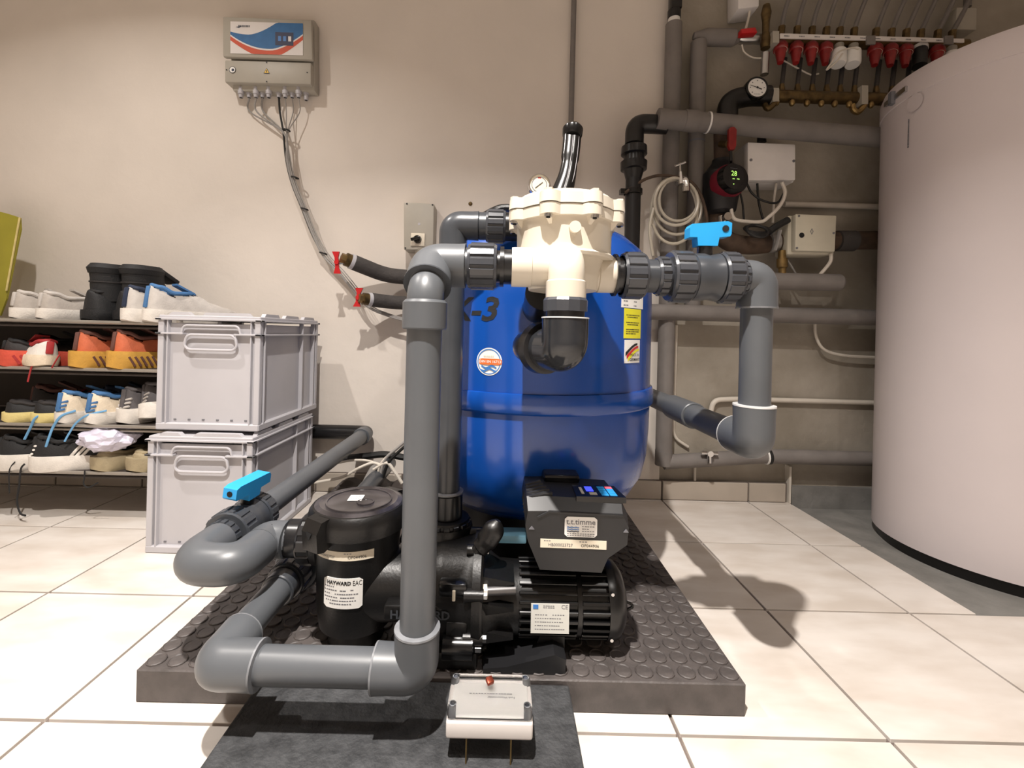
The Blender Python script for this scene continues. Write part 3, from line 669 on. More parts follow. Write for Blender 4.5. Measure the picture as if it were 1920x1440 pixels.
text_mb('HAYWARD', 0.020, fl_, bold=0.0006).build('lettering', 'pvc_dark', bk, 'raised black lettering', smooth=0)
# base under the volute, motor foot
MB().box((-0.105, 0.755, MH), (-0.03, 0.925, 0.085), bev=0.006).build('base', 'black_plastic', t)
MB().lathe((-0.088, 0.752, 0.098), (1, 0, 0), [(0, 0.012), (0.0, 0.02), (0.05, 0.02), (0.052, 0.012)], 20).build('base_clamp', 'black_gloss', t)
MB().cyl((-0.034, 0.75, 0.098), (-0.024, 0.75, 0.098), 0.007, 6).build('bolt', 'steel', t)
fp = [(-0.02, MH), (0.118, MH), (0.12, 0.08), (0.10, 0.088), (0.02, 0.066), (-0.02, 0.062)]
MB().prism(fp, 0.752, 0.93, lambda a, b, d: Vector((a, d, b))).build('motor_foot', 'box_dark', t, smooth=25)
MB().prism([(0.065, 0.06), (0.122, 0.06), (0.122, 0.105), (0.082, 0.105)], 0.79, 0.89, lambda a, b, d: Vector((a, d, b))).build('motor_bracket', 'box_dark', t, smooth=0)
# black fan-shaped clip behind the seal plate
MB().tube(spline([P(892, 1034, 0.80), P(905, 1022, 0.80), P(922, 1000, 0.80), P(934, 976, 0.80)], 5), [0.012] * 3 + [0.018] * 4 + [0.022] * 5 + [0.021, 0.018, 0.013, 0.006], 16, sx=0.9, sy=0.8).build('grip', 'black_plastic', t)
# motor
mat('tie', (120, 118, 118), 0.4, metal=0.8, var=0.1)
MZ, MR = 0.135, 0.062
MB().lathe((-0.026, PPY, MZ), (1, 0, 0), [(0, 0.082), (0.01, 0.078), (0.03, 0.064), (0.07, 0.062)], 40).build('adapter', 'black_plastic', t)
for zz, yy in ((0.195, PPY - 0.068), (0.155, PPY - 0.078), (0.105, PPY - 0.075)):
    MB().prism([(-0.026, zz - 0.011), (-0.026, zz + 0.011), (0.03, zz + 0.002), (0.03, zz - 0.002)], yy, PPY, lambda a, b, d: Vector((a, d, b))).build('adapter_rib', 'black_plastic', t, smooth=0)
MB().cyl((-0.02, PPY - 0.07, 0.182), (0.032, PPY - 0.063, 0.182), 0.0078, 14).build('tie_rod', 'tie', t)
MB().cyl((-0.024, PPY - 0.0705, 0.182), (-0.017, PPY - 0.0695, 0.182), 0.0125, 6).build('tie_nut', 'sticker_cream', t)
MB().cyl((0.04, PPY, MZ), (0.205, PPY, MZ), MR - 0.004, 48).build('motor_body', 'motor_black', t)
MB().cyl((0.143, PPY, MZ), (0.151, PPY, MZ), MR + 0.0015, 48).build('motor_ring', 'motor_black', t)
fin = None
for k in range(26):
    a = 2 * math.pi * k / 26
    if fin is None:
        m_ = MB().box((0.0, -0.0028, MR - 0.008), (0.103, 0.0028, MR + 0.0045), bev=0.001, seg=1)
        o = m_.build('fin', 'motor_black', t, local=True, smooth=0); fin = o.data
    else: o = bpy.data.objects.new('fin', fin); place(o, t)
    o.location = Vector((0.04, PPY, MZ)) - WL[t.name]; o.rotation_euler = (a, 0, 0)
    o2 = bpy.data.objects.new('fin', fin); place(o2, t); o2.location = Vector((0.151, PPY, MZ)) - WL[t.name]; o2.rotation_euler = (a, 0, 0); o2.scale = (0.5, 1, 1)
fe = MB().lathe((0.198, PPY, MZ), (1, 0, 0), [(0, MR + 0.006), (0.012, MR + 0.007), (0.022, MR + 0.003), (0.033, MR - 0.012), (0.04, MR - 0.035), (0.042, 0.005)], 48).build('fan_cover', 'motor_black', t)
for zz in (0.04, -0.04):
    MB().cyl((0.203, PPY - 0.0545, MZ + zz), (0.203, PPY - 0.06, MZ + zz), 0.003, 10).build('screw', 'steel', fe)
MB().tube(spline([(0.234, PPY - 0.03, MZ + 0.012), (0.247, PPY - 0.032, MZ + 0.005), (0.236, PPY - 0.03, MZ - 0.004)], 4), 0.0025, 8).build('cable_hook', 'black_gloss', fe)
# nameplate tilted to the camera
a = math.radians(-25); nrm = Vector((0, -math.cos(a), math.sin(-a)))
npc = Vector((0.093, PPY, MZ)) + Vector((0, -0.0675, 0.0)); f = plane_fr(npc + Vector((0, -0.0005, 0.002)), (1, 0, 0), (0, 0.05, 1))
pl = sheet(f, 0.066, 0.05, 0.001).build('nameplate', 'steel', t, 'silver rating plate', smooth=0)
M['plate'] = mat('plate', (206, 206, 200), 0.45, var=0.02); pl.data.materials[0] = M['plate']
bars(pl, lambda a_, b_, d=0: f(a_, b_, d + 0.0003), [(-0.012, 0.008, 0.021), (-0.012, 0.008, 0.018), (-0.026, -0.004, 0.006), (0.004, 0.026, 0.006), (-0.026, 0.02, 0.0), (-0.026, 0.024, -0.006), (-0.026, 0.018, -0.012), (-0.026, 0.026, -0.018)], 0.0014)
text_mb('CE', 0.010, lambda x, y: f(0.025 + x, 0.0195 + y, 0.0013)).build('lettering', 'ink_grey', pl, smooth=0)
sheet(lambda a_, b_, d=0: f(a_ - 0.025, b_ + 0.0195, d + 0.001), 0.009, 0.007).build('logo', 'sticker_blue', pl, smooth=0)
# stickers on the strainer pot
fr = cyl_fr(BX, PPY, 0.0735, math.radians(-93), 0.174)
st = sheet(fr, 0.070, 0.052, 0.001, 12, 0.004).build('rating_label', 'sticker', t, 'white rating label', smooth=0)
text_mb('HAYWARD', 0.0086, lambda x, y: fr(-0.006 + x, 0.018 + y, 0.0016), bold=0.0003).build('lettering', 'ink', st, smooth=0)
text_mb('EAC', 0.012, lambda x, y: fr(0.026 + x, 0.0175 + y, 0.0013), xs=0.7).build('lettering', 'ink', st, smooth=0)
bars(st, lambda a, b, d=0: fr(a, b, d + 0.0003), [(-0.033, -0.012, 0.011), (-0.033, -0.008, 0.005), (-0.003, 0.008, 0.005), (0.015, 0.022, 0.006), (-0.033, -0.02, -0.001), (-0.012, 0.028, -0.001), (-0.033, -0.006, -0.007), (-0.002, 0.022, -0.007), (-0.03, 0.026, -0.0125), (-0.022, 0.018, -0.018)], 0.0019, 'ink_grey')
fr4 = cyl_fr(BX, PPY, 0.0775, math.radians(-93), 0.240)
st = sheet(fr4, 0.108, 0.0155, 0.001, 14).build('serial_label', 'sticker_cream', t, 'narrow cream serial label', smooth=0)
text_mb('HB000023727', 0.0062, lambda x, y: fr4(-0.03 + x, -0.002 + y, 0.0014)).build('lettering', 'ink_grey', st, smooth=0)
text_mb('OF044906', 0.0072, lambda x, y: fr4(0.026 + x, -0.002 + y, 0.0014)).build('lettering', 'ink', st, smooth=0)
bars(st, lambda a, b, d=0: fr4(a, b, d + 0.0003), [(-0.051, -0.042, 0.0055), (0.004, 0.018, 0.0045)], 0.0014)
# control box on the motor
ft = 0.758
CB = lambda u, v, Y=ft: P(u, v, Y)
outl = [(1012, 1068), (1128, 1074), (1140, 1047), (1176, 1022), (1179, 990), (1168, 966), (1100, 962), (1030, 958), (990, 958), (985, 985), (990, 1015)]
fp = [CB(u, v) for u, v in outl]; cxx = sum(p.x for p in fp) / len(fp)
bp = [Vector((p.x, 0.90, max(p.z, 0.205) + (0.013 if p.z > 0.29 else 0))) for p in fp]
mid = [Vector((cxx + (p.x - cxx) * 1.02, ft + 0.02, p.z + (0.018 if p.z > 0.29 else 0))) for p in fp]
n = len(fp); vs = fp + mid + bp; fs = [tuple(range(n)), tuple(range(3 * n - 1, 2 * n - 1, -1))]
for L_ in range(2): fs += [(L_ * n + k, (L_ + 1) * n + k, (L_ + 1) * n + (k + 1) % n, L_ * n + (k + 1) % n) for k in range(n)]
cb = MB().add(vs, fs).build('control_box', 'box_dark', t, 'dark grey control box on the motor', smooth=25)
ztop = max(p.z for p in mid)
for k in range(5):
    y0 = ft + 0.022 + k * 0.016; xl = mid[8].x
    MB().tube([(xl - 0.001, y0, ztop - 0.03), (xl + 0.004, y0, ztop - 0.004), (xl + 0.03, y0 + 0.001, ztop + 0.003 + 0.0), (xl + 0.045 - 0.004 * k, y0 + 0.001, ztop + 0.003)], 0.0042, 8).build('rib', 'box_dark', cb)
MB().tube([CB(1008, 970, ft - 0.001), CB(1030, 959, ft - 0.0005), CB(1168, 966, ft - 0.0005)], 0.0022, 8).build('front_ridge', 'box_dark', cb)
MB().box((cxx - 0.048, 0.862, ztop - 0.006), (cxx + 0.022, 0.905, ztop + 0.010), bev=0.005).build('hinged_cover', 'black_gloss', cb, smooth=20)
# sloped keypad at the right of the box top
kf = plane_fr((P(1120, 940, 0.80).x, 0.803, ztop - 0.0005), (1, 0, 0), (0, 1, -0.03))
kpp = MB().prism([(-0.042, -0.030), (0.044, -0.030), (0.038, 0.034), (-0.04, 0.034)], -0.008, 0.002, lambda a, b, d: kf(a, b, d)).build('keypad', 'black_gloss', cb, smooth=0)
sheet(lambda a, b, d=0: kf(a - 0.013, b + 0.012, d + 0.002), 0.013, 0.026).build('display', 'led_blue', kpp, smooth=0)
sheet(lambda a, b, d=0: kf(a - 0.010, b - 0.014, d + 0.002), 0.013, 0.013).build('button', 'box_grey', kpp, smooth=0)
sheet(lambda a, b, d=0: kf(a - 0.028, b + 0.002, d + 0.002), 0.005, 0.036).build('indicator', 'box_grey', kpp, smooth=0)
for r_ in range(4):
    for c_ in range(2):
        mb = sheet(lambda a, b, d=0: kf(a + 0.010 + c_ * 0.0145, b + 0.021 - r_ * 0.013, d + 0.002), 0.0125, 0.0112)
        mb.build('button', 'key_red' if (r_, c_) == (0, 1) else 'key_blue', kpp, smooth=0)
f = plane_fr(CB(1089, 988, ft - 0.0006), (1, 0, -0.012), (0, 0, 1))
lb = sheet(f, 0.055, 0.034, 0.001, 12, 0.004).build('brand_sticker', 'sticker', cb, 'white rounded sticker with blue waves', smooth=0)
text_mb('t.t.timme', 0.0135, lambda x, y: f(x, 0.0085 + y, 0.0014), bold=0.0001).build('lettering', 'ink_grey', lb, smooth=0)
for k in range(3):
    mb = MB()
    for q in range(16):
        a0 = -0.0235 + 0.0205 * q / 16; a1 = a0 + 0.0205 / 16
        z0 = -0.0008 - 0.0034 * k + 0.0006 * math.sin(q * 1.2); z1 = -0.0008 - 0.0034 * k + 0.0006 * math.sin((q + 1) * 1.2)
        mb.add([f(a0, z0 - .0008, .0013), f(a1, z1 - .0008, .0013), f(a1, z1 + .0008, .0013), f(a0, z0 + .0008, .0013)], [(0, 1, 2, 3)])
    mb.build('wave', 'sticker_blue' if k < 2 else 'sh_navy', lb, smooth=0)
bars(lb, lambda a, b, d=0: f(a, b, d + 0.0003), [(0.002, 0.024, 0.001), (0.002, 0.014, -0.003), (0.002, 0.024, -0.007), (-0.023, 0.024, -0.0115), (-0.023, 0.024, -0.0145)], 0.0013)
f5 = plane_fr(CB(1075, 1020, ft - 0.0006), (1, 0, -0.012), (0, 0, 1))
lb = sheet(f5, 0.112, 0.0145, 0.001).build('serial_label', 'sticker_cream', cb, smooth=0)
text_mb('HB000023727', 0.0072, lambda x, y: f5(-0.022 + x, -0.002 + y, 0.0014)).build('lettering', 'ink_grey', lb, smooth=0)
text_mb('OF044906', 0.0072, lambda x, y: f5(0.028 + x, -0.002 + y, 0.0014)).build('lettering', 'ink', lb, smooth=0)
bars(lb, lambda a, b, d=0: f5(a, b, d + 0.0003), [(-0.05, -0.038, 0.0045), (0.01, 0.024, 0.0045)], 0.0013)
for u, v in ((997, 990), (1174, 996)):
    p = CB(u, v, ft - 0.001); MB().prism([(-0.0045, -0.002), (0.0045, -0.002), (0, 0.0035)], -0.003, 0.001, lambda a, b, d: p + Vector((a, -d, b))).build('screw_recess', 'ink_grey', cb, smooth=0)
MB().box((-0.012, 0.86, 0.222), (0.055, 0.90, 0.238), bev=0.003).build('blue_cover', 'cover_blue', t, 'pale blue cover strip')
# ================================================================ leak sensor in the foreground
t = thing('leak_sensor', 'small white sensor box with clear lid on the black pad in front', 'sensor', (-0.006, 0.63, 0.049))
x0, x1, y0, y1 = -0.064, 0.053, 0.598, 0.662
MB().box((x0, y0, 0.082), (x1, y1, 0.1065), bev=0.0035, seg=3).build('base', 'panel_white', t)
MB().box((x0 + 0.007, y0 + 0.008, 0.107), (x1 - 0.007, y1 - 0.008, 0.109), bev=0.0006, seg=1).build('circuit_paper', 'paper', t, smooth=0)
f = plane_fr((-0.0055, 0.632, 0.1096), (-1, 0, 0), (0, -1, 0))
text_mb('Funk-Wassermelder', 0.0046, lambda x, y: f(x - 0.015, y + 0.003, 0)).build('lettering', 'ink_grey', t, smooth=0)
bars(t, f, [(-0.03, 0.03, -0.002)], 0.001)
lidm = MB().box((x0 + 0.001, y0 + 0.001, 0.1068), (x1 - 0.001, y1 - 0.001, 0.125), bev=0.004, seg=2)
ld = lidm.build('clear_lid', 'clear', t, 'clear plastic lid')
for cx in (x0 + 0.008, x1 - 0.008):
    for cy in (y0 + 0.008, y1 - 0.008):
        pp_ = MB().lathe((cx, cy, 0.107), (0, 0, 1), [(0, 0.005), (0.0176, 0.005), (0.0178, 0.0035), (0.014, 0.003)], 16).build('screw_post', 'glue', ld)
        MB().cyl((cx, cy, 0.1205), (cx, cy, 0.1225), 0.0028, 10).build('screw', 'steel', pp_)
MB().box((-0.012, 0.636, 0.1255), (-0.002, 0.646, 0.132), bev=0.0015, rot=Matrix.Rotation(0.5, 3, 'Z') @ Matrix.Rotation(0.3, 3, 'X')).build('copper_clip', 'copper', t)
for px_ in (-0.036, 0.024):
    for py_ in (0.6, 0.655):
        MB().cyl((px_, py_, 0.049), (px_, py_, 0.083), 0.0011, 8).build('contact_pin', 'brass', t)
# ================================================================ stacking crates
def crate(label, x0, y0, z0, lidded=True):
    W_, D_, H_ = 0.298, 0.40, 0.325
    t = thing('stacking_crate', label, 'crate', (x0 + W_ / 2, y0 + D_ / 2, z0), group='grey stacking crates')
    X = lambda x, y, z: Vector((x0 + x, y0 + y, z0 + z))
    G = 'crate_grey'
    bx = lambda a, b, name, bev=0.0015, par=None: MB().box(X(*a), X(*b), bev=bev, seg=1).build(name, G, par or t, smooth=0)
    bx((0.004, 0.004, 0.0), (W_ - 0.004, D_ - 0.004, 0.02), 'base_rim', 0.003)
    i = 0.016
    bx((i, i, 0.012), (W_ - i, i + 0.004, 0.30), 'front_panel'); bx((i, D_ - i - 0.004, 0.012), (W_ - i, D_ - i, 0.30), 'back_panel')
    bx((i, i, 0.012), (i + 0.004, D_ - i, 0.30), 'side_panel'); bx((W_ - i - 0.004, i, 0.012), (W_ - i, D_ - i, 0.30), 'side_panel')
    for xx in (0.005, W_ - 0.0215):
        for yy in (0.005, D_ - 0.0215): bx((xx, yy, 0.018), (xx + 0.0165, yy + 0.0165, 0.312), 'corner_rib')
    for xx in (0.030, W_ - 0.034): bx((xx, 0.004, 0.018), (xx + 0.004, 0.02, 0.312), 'front_rib', 0.001)
    for yy in (0.03, 0.27, 0.36):
        bx((W_ - 0.018, yy, 0.018), (W_ - 0.004, yy + 0.005, 0.312), 'side_rib', 0.001); bx((0.004, yy, 0.018), (0.018, yy + 0.005, 0.312), 'side_rib', 0.001)
    for zz in (0.268, 0.308):                                        # collar rails, the lower one broken by the handle at the front
        if zz < 0.3:
            bx((0.0, 0.0, zz), (0.078, 0.018, zz + 0.005), 'rail', 0.001); bx((W_ - 0.078, 0.0, zz), (W_, 0.018, zz + 0.005), 'rail', 0.001)
        else: bx((0.0, 0.0, zz), (W_, 0.018, zz + 0.006), 'rail', 0.001)
        bx((W_ - 0.018, 0.0, zz), (W_, D_, zz + 0.005), 'rail', 0.001); bx((0.0, 0.0, zz), (0.018, D_, zz + 0.005), 'rail', 0.001); bx((0, D_ - 0.018, zz), (W_, D_, zz + 0.005), 'rail', 0.001)
    # handle: rounded frame standing proud of the front panel
    hp = []; hx0, hx1, hz0, hz1 = 0.084, W_ - 0.072, 0.228, 0.268
    for cx, cz, a0 in ((hx1 - 0.018, hz1 - 0.018, 0), (hx0 + 0.018, hz1 - 0.018, 90), (hx0 + 0.016, hz0 + 0.014, 180), (hx1 - 0.016, hz0 + 0.014, 270)):
        for k in range(6):
            a = math.radians(a0 + 18 * k); hp.append(X(cx + 0.018 * math.cos(a), 0.004, cz + (0.016 if a0 >= 180 else 0.018) * math.sin(a)))
    hd = MB().tube(hp, 0.0038, 8, closed=True, sx=1, sy=1).build('handle', G, t)
    MB().tube(fillet([X(0.07, 0.004, 0.2705), X(0.072, 0.004, 0.2705), X(0.078, 0.004, 0.294), X(W_ - 0.066, 0.004, 0.294), X(W_ - 0.06, 0.004, 0.2705), X(W_ - 0.058, 0.004, 0.2705)], 0.014), 0.0032, 8).build('handle_arch', G, hd)
    for k in range(6):
        MB().box(X(0.048 + k * 0.04, 0.0145, 0.026), X(0.055 + k * 0.04, 0.0165, 0.030)).build('drain_slot', 'ink_grey', t, smooth=0)
    # lid
    ld = MB().box(X(0.006, 0.006, 0.312), X(W_ - 0.006, D_ - 0.006, 0.322), bev=0.002, seg=1).build('lid', G, t, smooth=0)
    for a, b in ((0.03, 0.098), (0.125, 0.265)):
        MB().prism([(a, 0.32), (b, 0.32), (b - 0.012, 0.331), (a + 0.012, 0.331)], 0.008, 0.024, lambda q, z, d: X(q, d, z)).build('lid_cleat', G, ld, smooth=0)
    for a, b in ((0.03, 0.12), (0.15, 0.25), (0.28, 0.37)):
        MB().prism([(a, 0.32), (b, 0.32), (b - 0.01, 0.331), (a + 0.01, 0.331)], 0.008, 0.02, lambda q, z, d: X(W_ - d, q, z)).build('lid_cleat', G, ld, smooth=0)
    return t
crate('lower grey plastic crate standing on the floor beside the shoe rack', -0.973, 1.222, 0.0)
crate('upper grey plastic crate stacked on top of the other crate', -0.972, 1.247, 0.334)
# ================================================================ shoe rack
RY0, RY1, RXL, RXR = 1.41, 1.69, -2.12, -1.01
SH = [0.158, 0.306, 0.484, 0.634]
t = thing('shoe_rack', 'four-tier metal shoe rack along the wall left of the crates', 'rack', (-1.55, 1.55, 0))
for k, h in enumerate(SH):
    sh = MB().box((RXL, RY0 + 0.006, h - 0.004), (RXR, RY1, h), bev=0.001, seg=1).build('shelf', 'rack_dark', t, smooth=0)
    MB().cyl((RXL, RY0, h - 0.003), (RXR, RY0, h - 0.003), 0.0055, 12).build('front_rail', 'rack_metal', sh)
    MB().cyl((RXL, RY0 + 0.012, h - 0.018), (RXR, RY0 + 0.012, h - 0.018), 0.0045, 12).build('lower_rail', 'rack_metal' if k in (1,) else 'rack_dark', sh)
    MB().cyl((RXL, RY1, h - 0.003), (RXR, RY1, h - 0.003), 0.0055, 12).build('back_rail', 'rack_metal', sh)
for x in (RXL + 0.01, RXR - 0.01):
    for y in (RY0, RY1): MB().cyl((x, y, 0), (x, y, SH[-1] + 0.012), 0.009, 14).build('leg', 'rack_metal', t)
    MB().cyl((x, RY0, SH[0] - 0.06), (x, RY1, SH[0] - 0.06), 0.005, 10).build('side_rail', 'rack_metal', t)
MB().box((RXL, RY1 + 0.008, SH[0] - 0.004), (RXR, RY1 + 0.012, SH[3] - 0.01)).build('shade_panel', 'rack_shade', t, smooth=0)  # dark panel added to deepen the shade behind the shelves
# ================================================================ shoes
def interp(tb, x):
    for (a, b), (c_, d_) in zip(tb, tb[1:]):
        if x <= c_:
            s_ = (x - a) / (c_ - a) if c_ > a else 0; s_ = s_ * s_ * (3 - 2 * s_); return b + (d_ - b) * s_
    return tb[-1][1]
WT = [(0, 0.10), (0.008, 0.30), (0.022, 0.46), (0.045, 0.60), (0.08, 0.71), (0.13, 0.78), (0.2, 0.80), (0.42, 0.76), (0.68, 1.0), (0.82, 0.95), (0.93, 0.68), (0.98, 0.40), (1.0, 0.15)]
def shoe(label, loc, rz, upper, sole, accent, L=0.285, W_=0.093, Hh=0.098, st=0.030, chunky=0.0, stripe=None, lining='sh_dark', tilt=0.0, lace=None, shaft=0.0, group=None, name='sneaker', cat='shoe', heel_tab=True, tread=None, roll=0.0):
    t = thing(name, label, cat, loc, 0.0, group); t.rotation_euler = (roll, tilt, rz)
    n = 30; ts = [0.5 - 0.5 * math.cos(math.pi * i / n) for i in range(n + 1)]
    hw = lambda s_: W_ / 2 * interp(WT, s_)
    # sole: outline loft with rocker and flare
    mb = MB(); vs = []; K = 8
    for s_ in ts:
        wd = hw(s_) * (1.04 + chunky * 0.5); zt = st * (1.0 + 0.25 * (1 - s_)) ; zb = 0.012 * max(0, (s_ - 0.75) / 0.25) ** 2 + 0.008 * max(0, (0.12 - s_) / 0.12) ** 2
        y = s_ * L - (0.006 + chunky * 0.02) * (1 - s_)
        ring = [(-wd * 0.9, zb), (-wd, zb + 0.3 * (zt - zb)), (-wd * 1.02, zb + 0.75 * (zt - zb)), (-wd * 0.97, zt), (wd * 0.97, zt), (wd * 1.02, zb + 0.75 * (zt - zb)), (wd, zb + 0.3 * (zt - zb)), (wd * 0.9, zb)]
        vs += [Vector((x, y, z)) for x, z in ring]
    fs = [(i * K + k, i * K + (k + 1) % K, (i + 1) * K + (k + 1) % K, (i + 1) * K + k) for i in range(n) for k in range(K)] + [tuple(range(K)), tuple(n * K + k for k in range(K - 1, -1, -1))]
    so = mb.add(vs, fs).build('sole', sole, t, local=True)
    if tread:
        for side in (-1, 1):
            for k in range(7):
                s_ = 0.06 + 0.055 * k; a = hw(s_) * (1.06 + chunky * 0.5)
                ms = MB().box((side * a - 0.002, s_ * L, 0.006), (side * a + 0.002, s_ * L + 0.006, st * 0.9), rot=Matrix.Rotation(0.5, 3, 'X'))
                ms.build('tread_groove', tread, so, local=True, smooth=0)
    # upper
    HT = [(0, Hh * 0.93), (0.04, Hh), (0.12, Hh * 0.97), (0.25, Hh * 0.82), (0.38, Hh * 0.86), (0.5, Hh * 0.80), (0.65, Hh * 0.60), (0.8, Hh * 0.5), (0.92, Hh * 0.42), (1.0, st * 1.15)]
    if shaft: HT = [(0, Hh), (0.3, Hh), (0.42, Hh * 0.95), (0.55, Hh * 0.8), (0.7, Hh * 0.62), (0.9, Hh * 0.5), (1.0, st * 1.2)]
    OT = [(0, 0.0), (0.035, 0.0), (0.07, 0.55), (0.2, 0.72), (0.36, 0.66), (0.46, 0.3), (0.5, 0.0), (1, 0.0)]
    K = 25; vs = []
    z0 = st * 0.85
    for s_ in ts:
        wd = hw(s_) * 0.97; top = max(interp(HT, s_), z0 + 0.008); ow = interp(OT, s_); y = s_ * L
        lean = 0.012 * max(0, 1 - s_ / 0.12)
        for k in range(K):
            a = math.pi * k / (K - 1); cx = math.cos(a); sn = math.sin(a)
            x = -wd * (abs(cx) ** 0.62) * (1 if cx > 0 else -1); hfrac = sn ** (0.75 if s_ > 0.45 else 0.55); z = z0 + (top - z0) * hfrac
            x *= (1 - 0.28 * hfrac * (1 if s_ < 0.5 else 0.4))
            if ow > 0.01 and abs(cx) < ow: z = z0 + 0.012; x *= 0.85
            vs.append(Vector((x, y + lean * (1 - hfrac) * -0.0 + lean * hfrac * 0.4, z)))
    fs = [(i * K + k, i * K + k + 1, (i + 1) * K + k + 1, (i + 1) * K + k) for i in range(n) for k in range(K - 1)]
    fs += [tuple(range(K)), tuple(n * K + k for k in range(K))]
    up = MB().add(vs, fs).build('upper', upper, t, local=True, smooth=50)
    # padded collar round the opening
    cp = []
    for s_, sg in [(0.055, 0)] + [(x, -1) for x in (0.08, 0.14, 0.22, 0.32, 0.41)] + [(0.48, 0)] + [(x, 1) for x in (0.41, 0.32, 0.22, 0.14, 0.08)]:
        cp.append(Vector((sg * hw(s_) * max(0.45, interp(OT, s_)) * 0.85, s_ * L, interp(HT, s_) * (0.97 if sg else 1.0))))
    co = MB().tube(spline(cp + [cp[0]], 4)[:-1], 0.0065, 8, closed=True).build('collar', accent, t, local=True)
    if shaft:
        mb = MB(); pts = [Vector((0, 0.085, Hh * 0.7)), Vector((0, 0.08, Hh + shaft * 0.3)), Vector((0, 0.078, Hh + shaft * 0.62)), Vector((0, 0.074, Hh + shaft))]
        mb.tube(pts, [0.05, 0.051, 0.050, 0.051], 24, sx=1.28, sy=0.9, up=(0, 1, 0)); mb.build('shaft', upper, t, local=True)
        pad = MB().tube([Vector((0, 0.074, Hh + shaft - 0.02)), Vector((0, 0.074, Hh + shaft - 0.003)), Vector((0, 0.074, Hh + shaft + 0.012))], [0.051, 0.055, 0.046], 24, sx=1.28, sy=0.92, up=(0, 1, 0)).build('padded_cuff', accent, t, local=True)
        MB().tube([Vector((0, 0.079, Hh + shaft * 0.36)), Vector((0, 0.079, Hh + shaft * 0.42))], 0.0525, 24, sx=1.28, sy=0.92, up=(0, 1, 0)).build('strap', 'sh_dark', t, local=True)
        MB().box((-0.03, 0.1, Hh + shaft - 0.02), (0.03, 0.19, Hh + shaft - 0.004), bev=0.005, rot=Matrix.Rotation(-0.5, 3, 'X')).build('tongue', accent, t, local=True)
    elif heel_tab:
        MB().box((-0.009, -0.001, st + 0.012), (0.009, 0.007, Hh * 0.97), bev=0.003, rot=Matrix.Rotation(-0.12, 3, 'X')).build('heel_tab', accent, t, local=True)
        MB().prism([(-0.02, 0.0), (0.02, 0.0), (0.018, 0.085), (-0.018, 0.085)], 0, 0.006, lambda a, b, d: Vector((a, 0.46 * L - b * 0.62, Hh * 0.80 + b * 0.32 + d))).build('tongue', accent, t, local=True)
    if stripe:
        for side in (-1, 1):
            for k in range(3):
                ln = []
                for q in range(6):
                    s_ = 0.36 + 0.05 * k + 0.02 * q * (1 if k >= 0 else 1); hf = 0.15 + 0.7 * q / 5
                    zz = z0 + (interp(HT, s_) - z0) * hf; aa = math.asin(min(1, hf ** (1 / 0.7)))
                    ln.append(Vector((side * (hw(s_) * 0.97 * (math.cos(aa) ** 0.62) * (1 - 0.2 * hf) + 0.002), s_ * L, zz)))
                MB().tube(ln, 0.0042, 6, sx=1.0, sy=0.5).build('stripe', stripe, up, local=True)
        for k in range(3):
            MB().tube([Vector((-hw(0.06) * 0.8, 0.006 + 0.004 * k, st + 0.018 + 0.012 * k)), Vector((0, -0.002 + 0.002 * k, st + 0.012 + 0.012 * k)), Vector((hw(0.06) * 0.8, 0.006 + 0.004 * k, st + 0.018 + 0.012 * k))], 0.0035, 6).build('stripe', stripe, up, local=True)
    if lace:
        for k in range(5):
            s_ = 0.50 + 0.055 * k; zz = interp(HT, s_) + 0.002
            MB().tube([Vector((-0.02, s_ * L, zz - 0.006)), Vector((0, s_ * L + 0.004, zz)), Vector((0.02, s_ * L, zz - 0.006))], 0.0026, 6).build('lace', lace, up, local=True)
    return t
def on(u, v, h, Y):                                                  # place by the column seen in the photo, on shelf height h
    return Vector((P(u, v, Y).x, Y, h))
YF = RY0 + 0.012
r = math.radians
S1, S2, S3, S4 = SH[3], SH[2], SH[1], SH[0]
shoe('silver and white sneaker, leftmost on the top shelf', on(22, 590, S1, YF), r(-28), 'sh_silver', 'sh_white', 'sh_lgrey', lace='sh_white', Hh=0.09, group='shoes on the rack')
shoe('silver and white sneaker on the top shelf, next to the tall black boots', on(72, 592, S1, YF), r(-28), 'sh_silver', 'sh_white', 'sh_lgrey', lace='sh_white', Hh=0.09, group='shoes on the rack')
shoe('tall black padded boot on the top shelf, the left one of the pair', on(160, 592, S1, YF + 0.03), r(-16), 'sh_black', 'sh_black', 'sh_black', shaft=0.08, Hh=0.10, W_=0.115, name='winter_boot', cat='boot', group='shoes on the rack')
shoe('tall black padded boot on the top shelf, the right one behind the grey sneakers', on(222, 592, S1, YF + 0.04), r(-14), 'sh_black', 'sh_black', 'sh_black', shaft=0.08, Hh=0.10, W_=0.115, name='winter_boot', cat='boot', group='shoes on the rack')
shoe('pale grey sneaker with blue heel on the top shelf, the left one', on(232, 594, S1, YF - 0.03), r(-24), 'sh_lgrey', 'sh_white', 'sh_navy', Hh=0.112, W_=0.096, st=0.034, lining='sh_dark', group='shoes on the rack')
shoe('pale grey sneaker with blue heel tab on the top shelf, nearest the crates', on(272, 594, S1, YF - 0.035), r(-30), 'sh_lgrey', 'sh_white', 'sh_blue', Hh=0.118, W_=0.098, st=0.034, group='shoes on the rack')
shoe('black running shoe with coral red sole at the left edge of the second shelf', on(5, 672, S2, YF), r(-50), 'sh_dark', 'sh_coral', 'sh_black', chunky=0.2, st=0.042, Hh=0.085, tread='sh_red', group='shoes on the rack')
shoe('white sneaker with red collar lying on the second shelf', on(88, 676, S2, YF - 0.005), r(62), 'sh_white', 'sh_cream', 'sh_red', Hh=0.085, tilt=0.12, group='shoes on the rack')
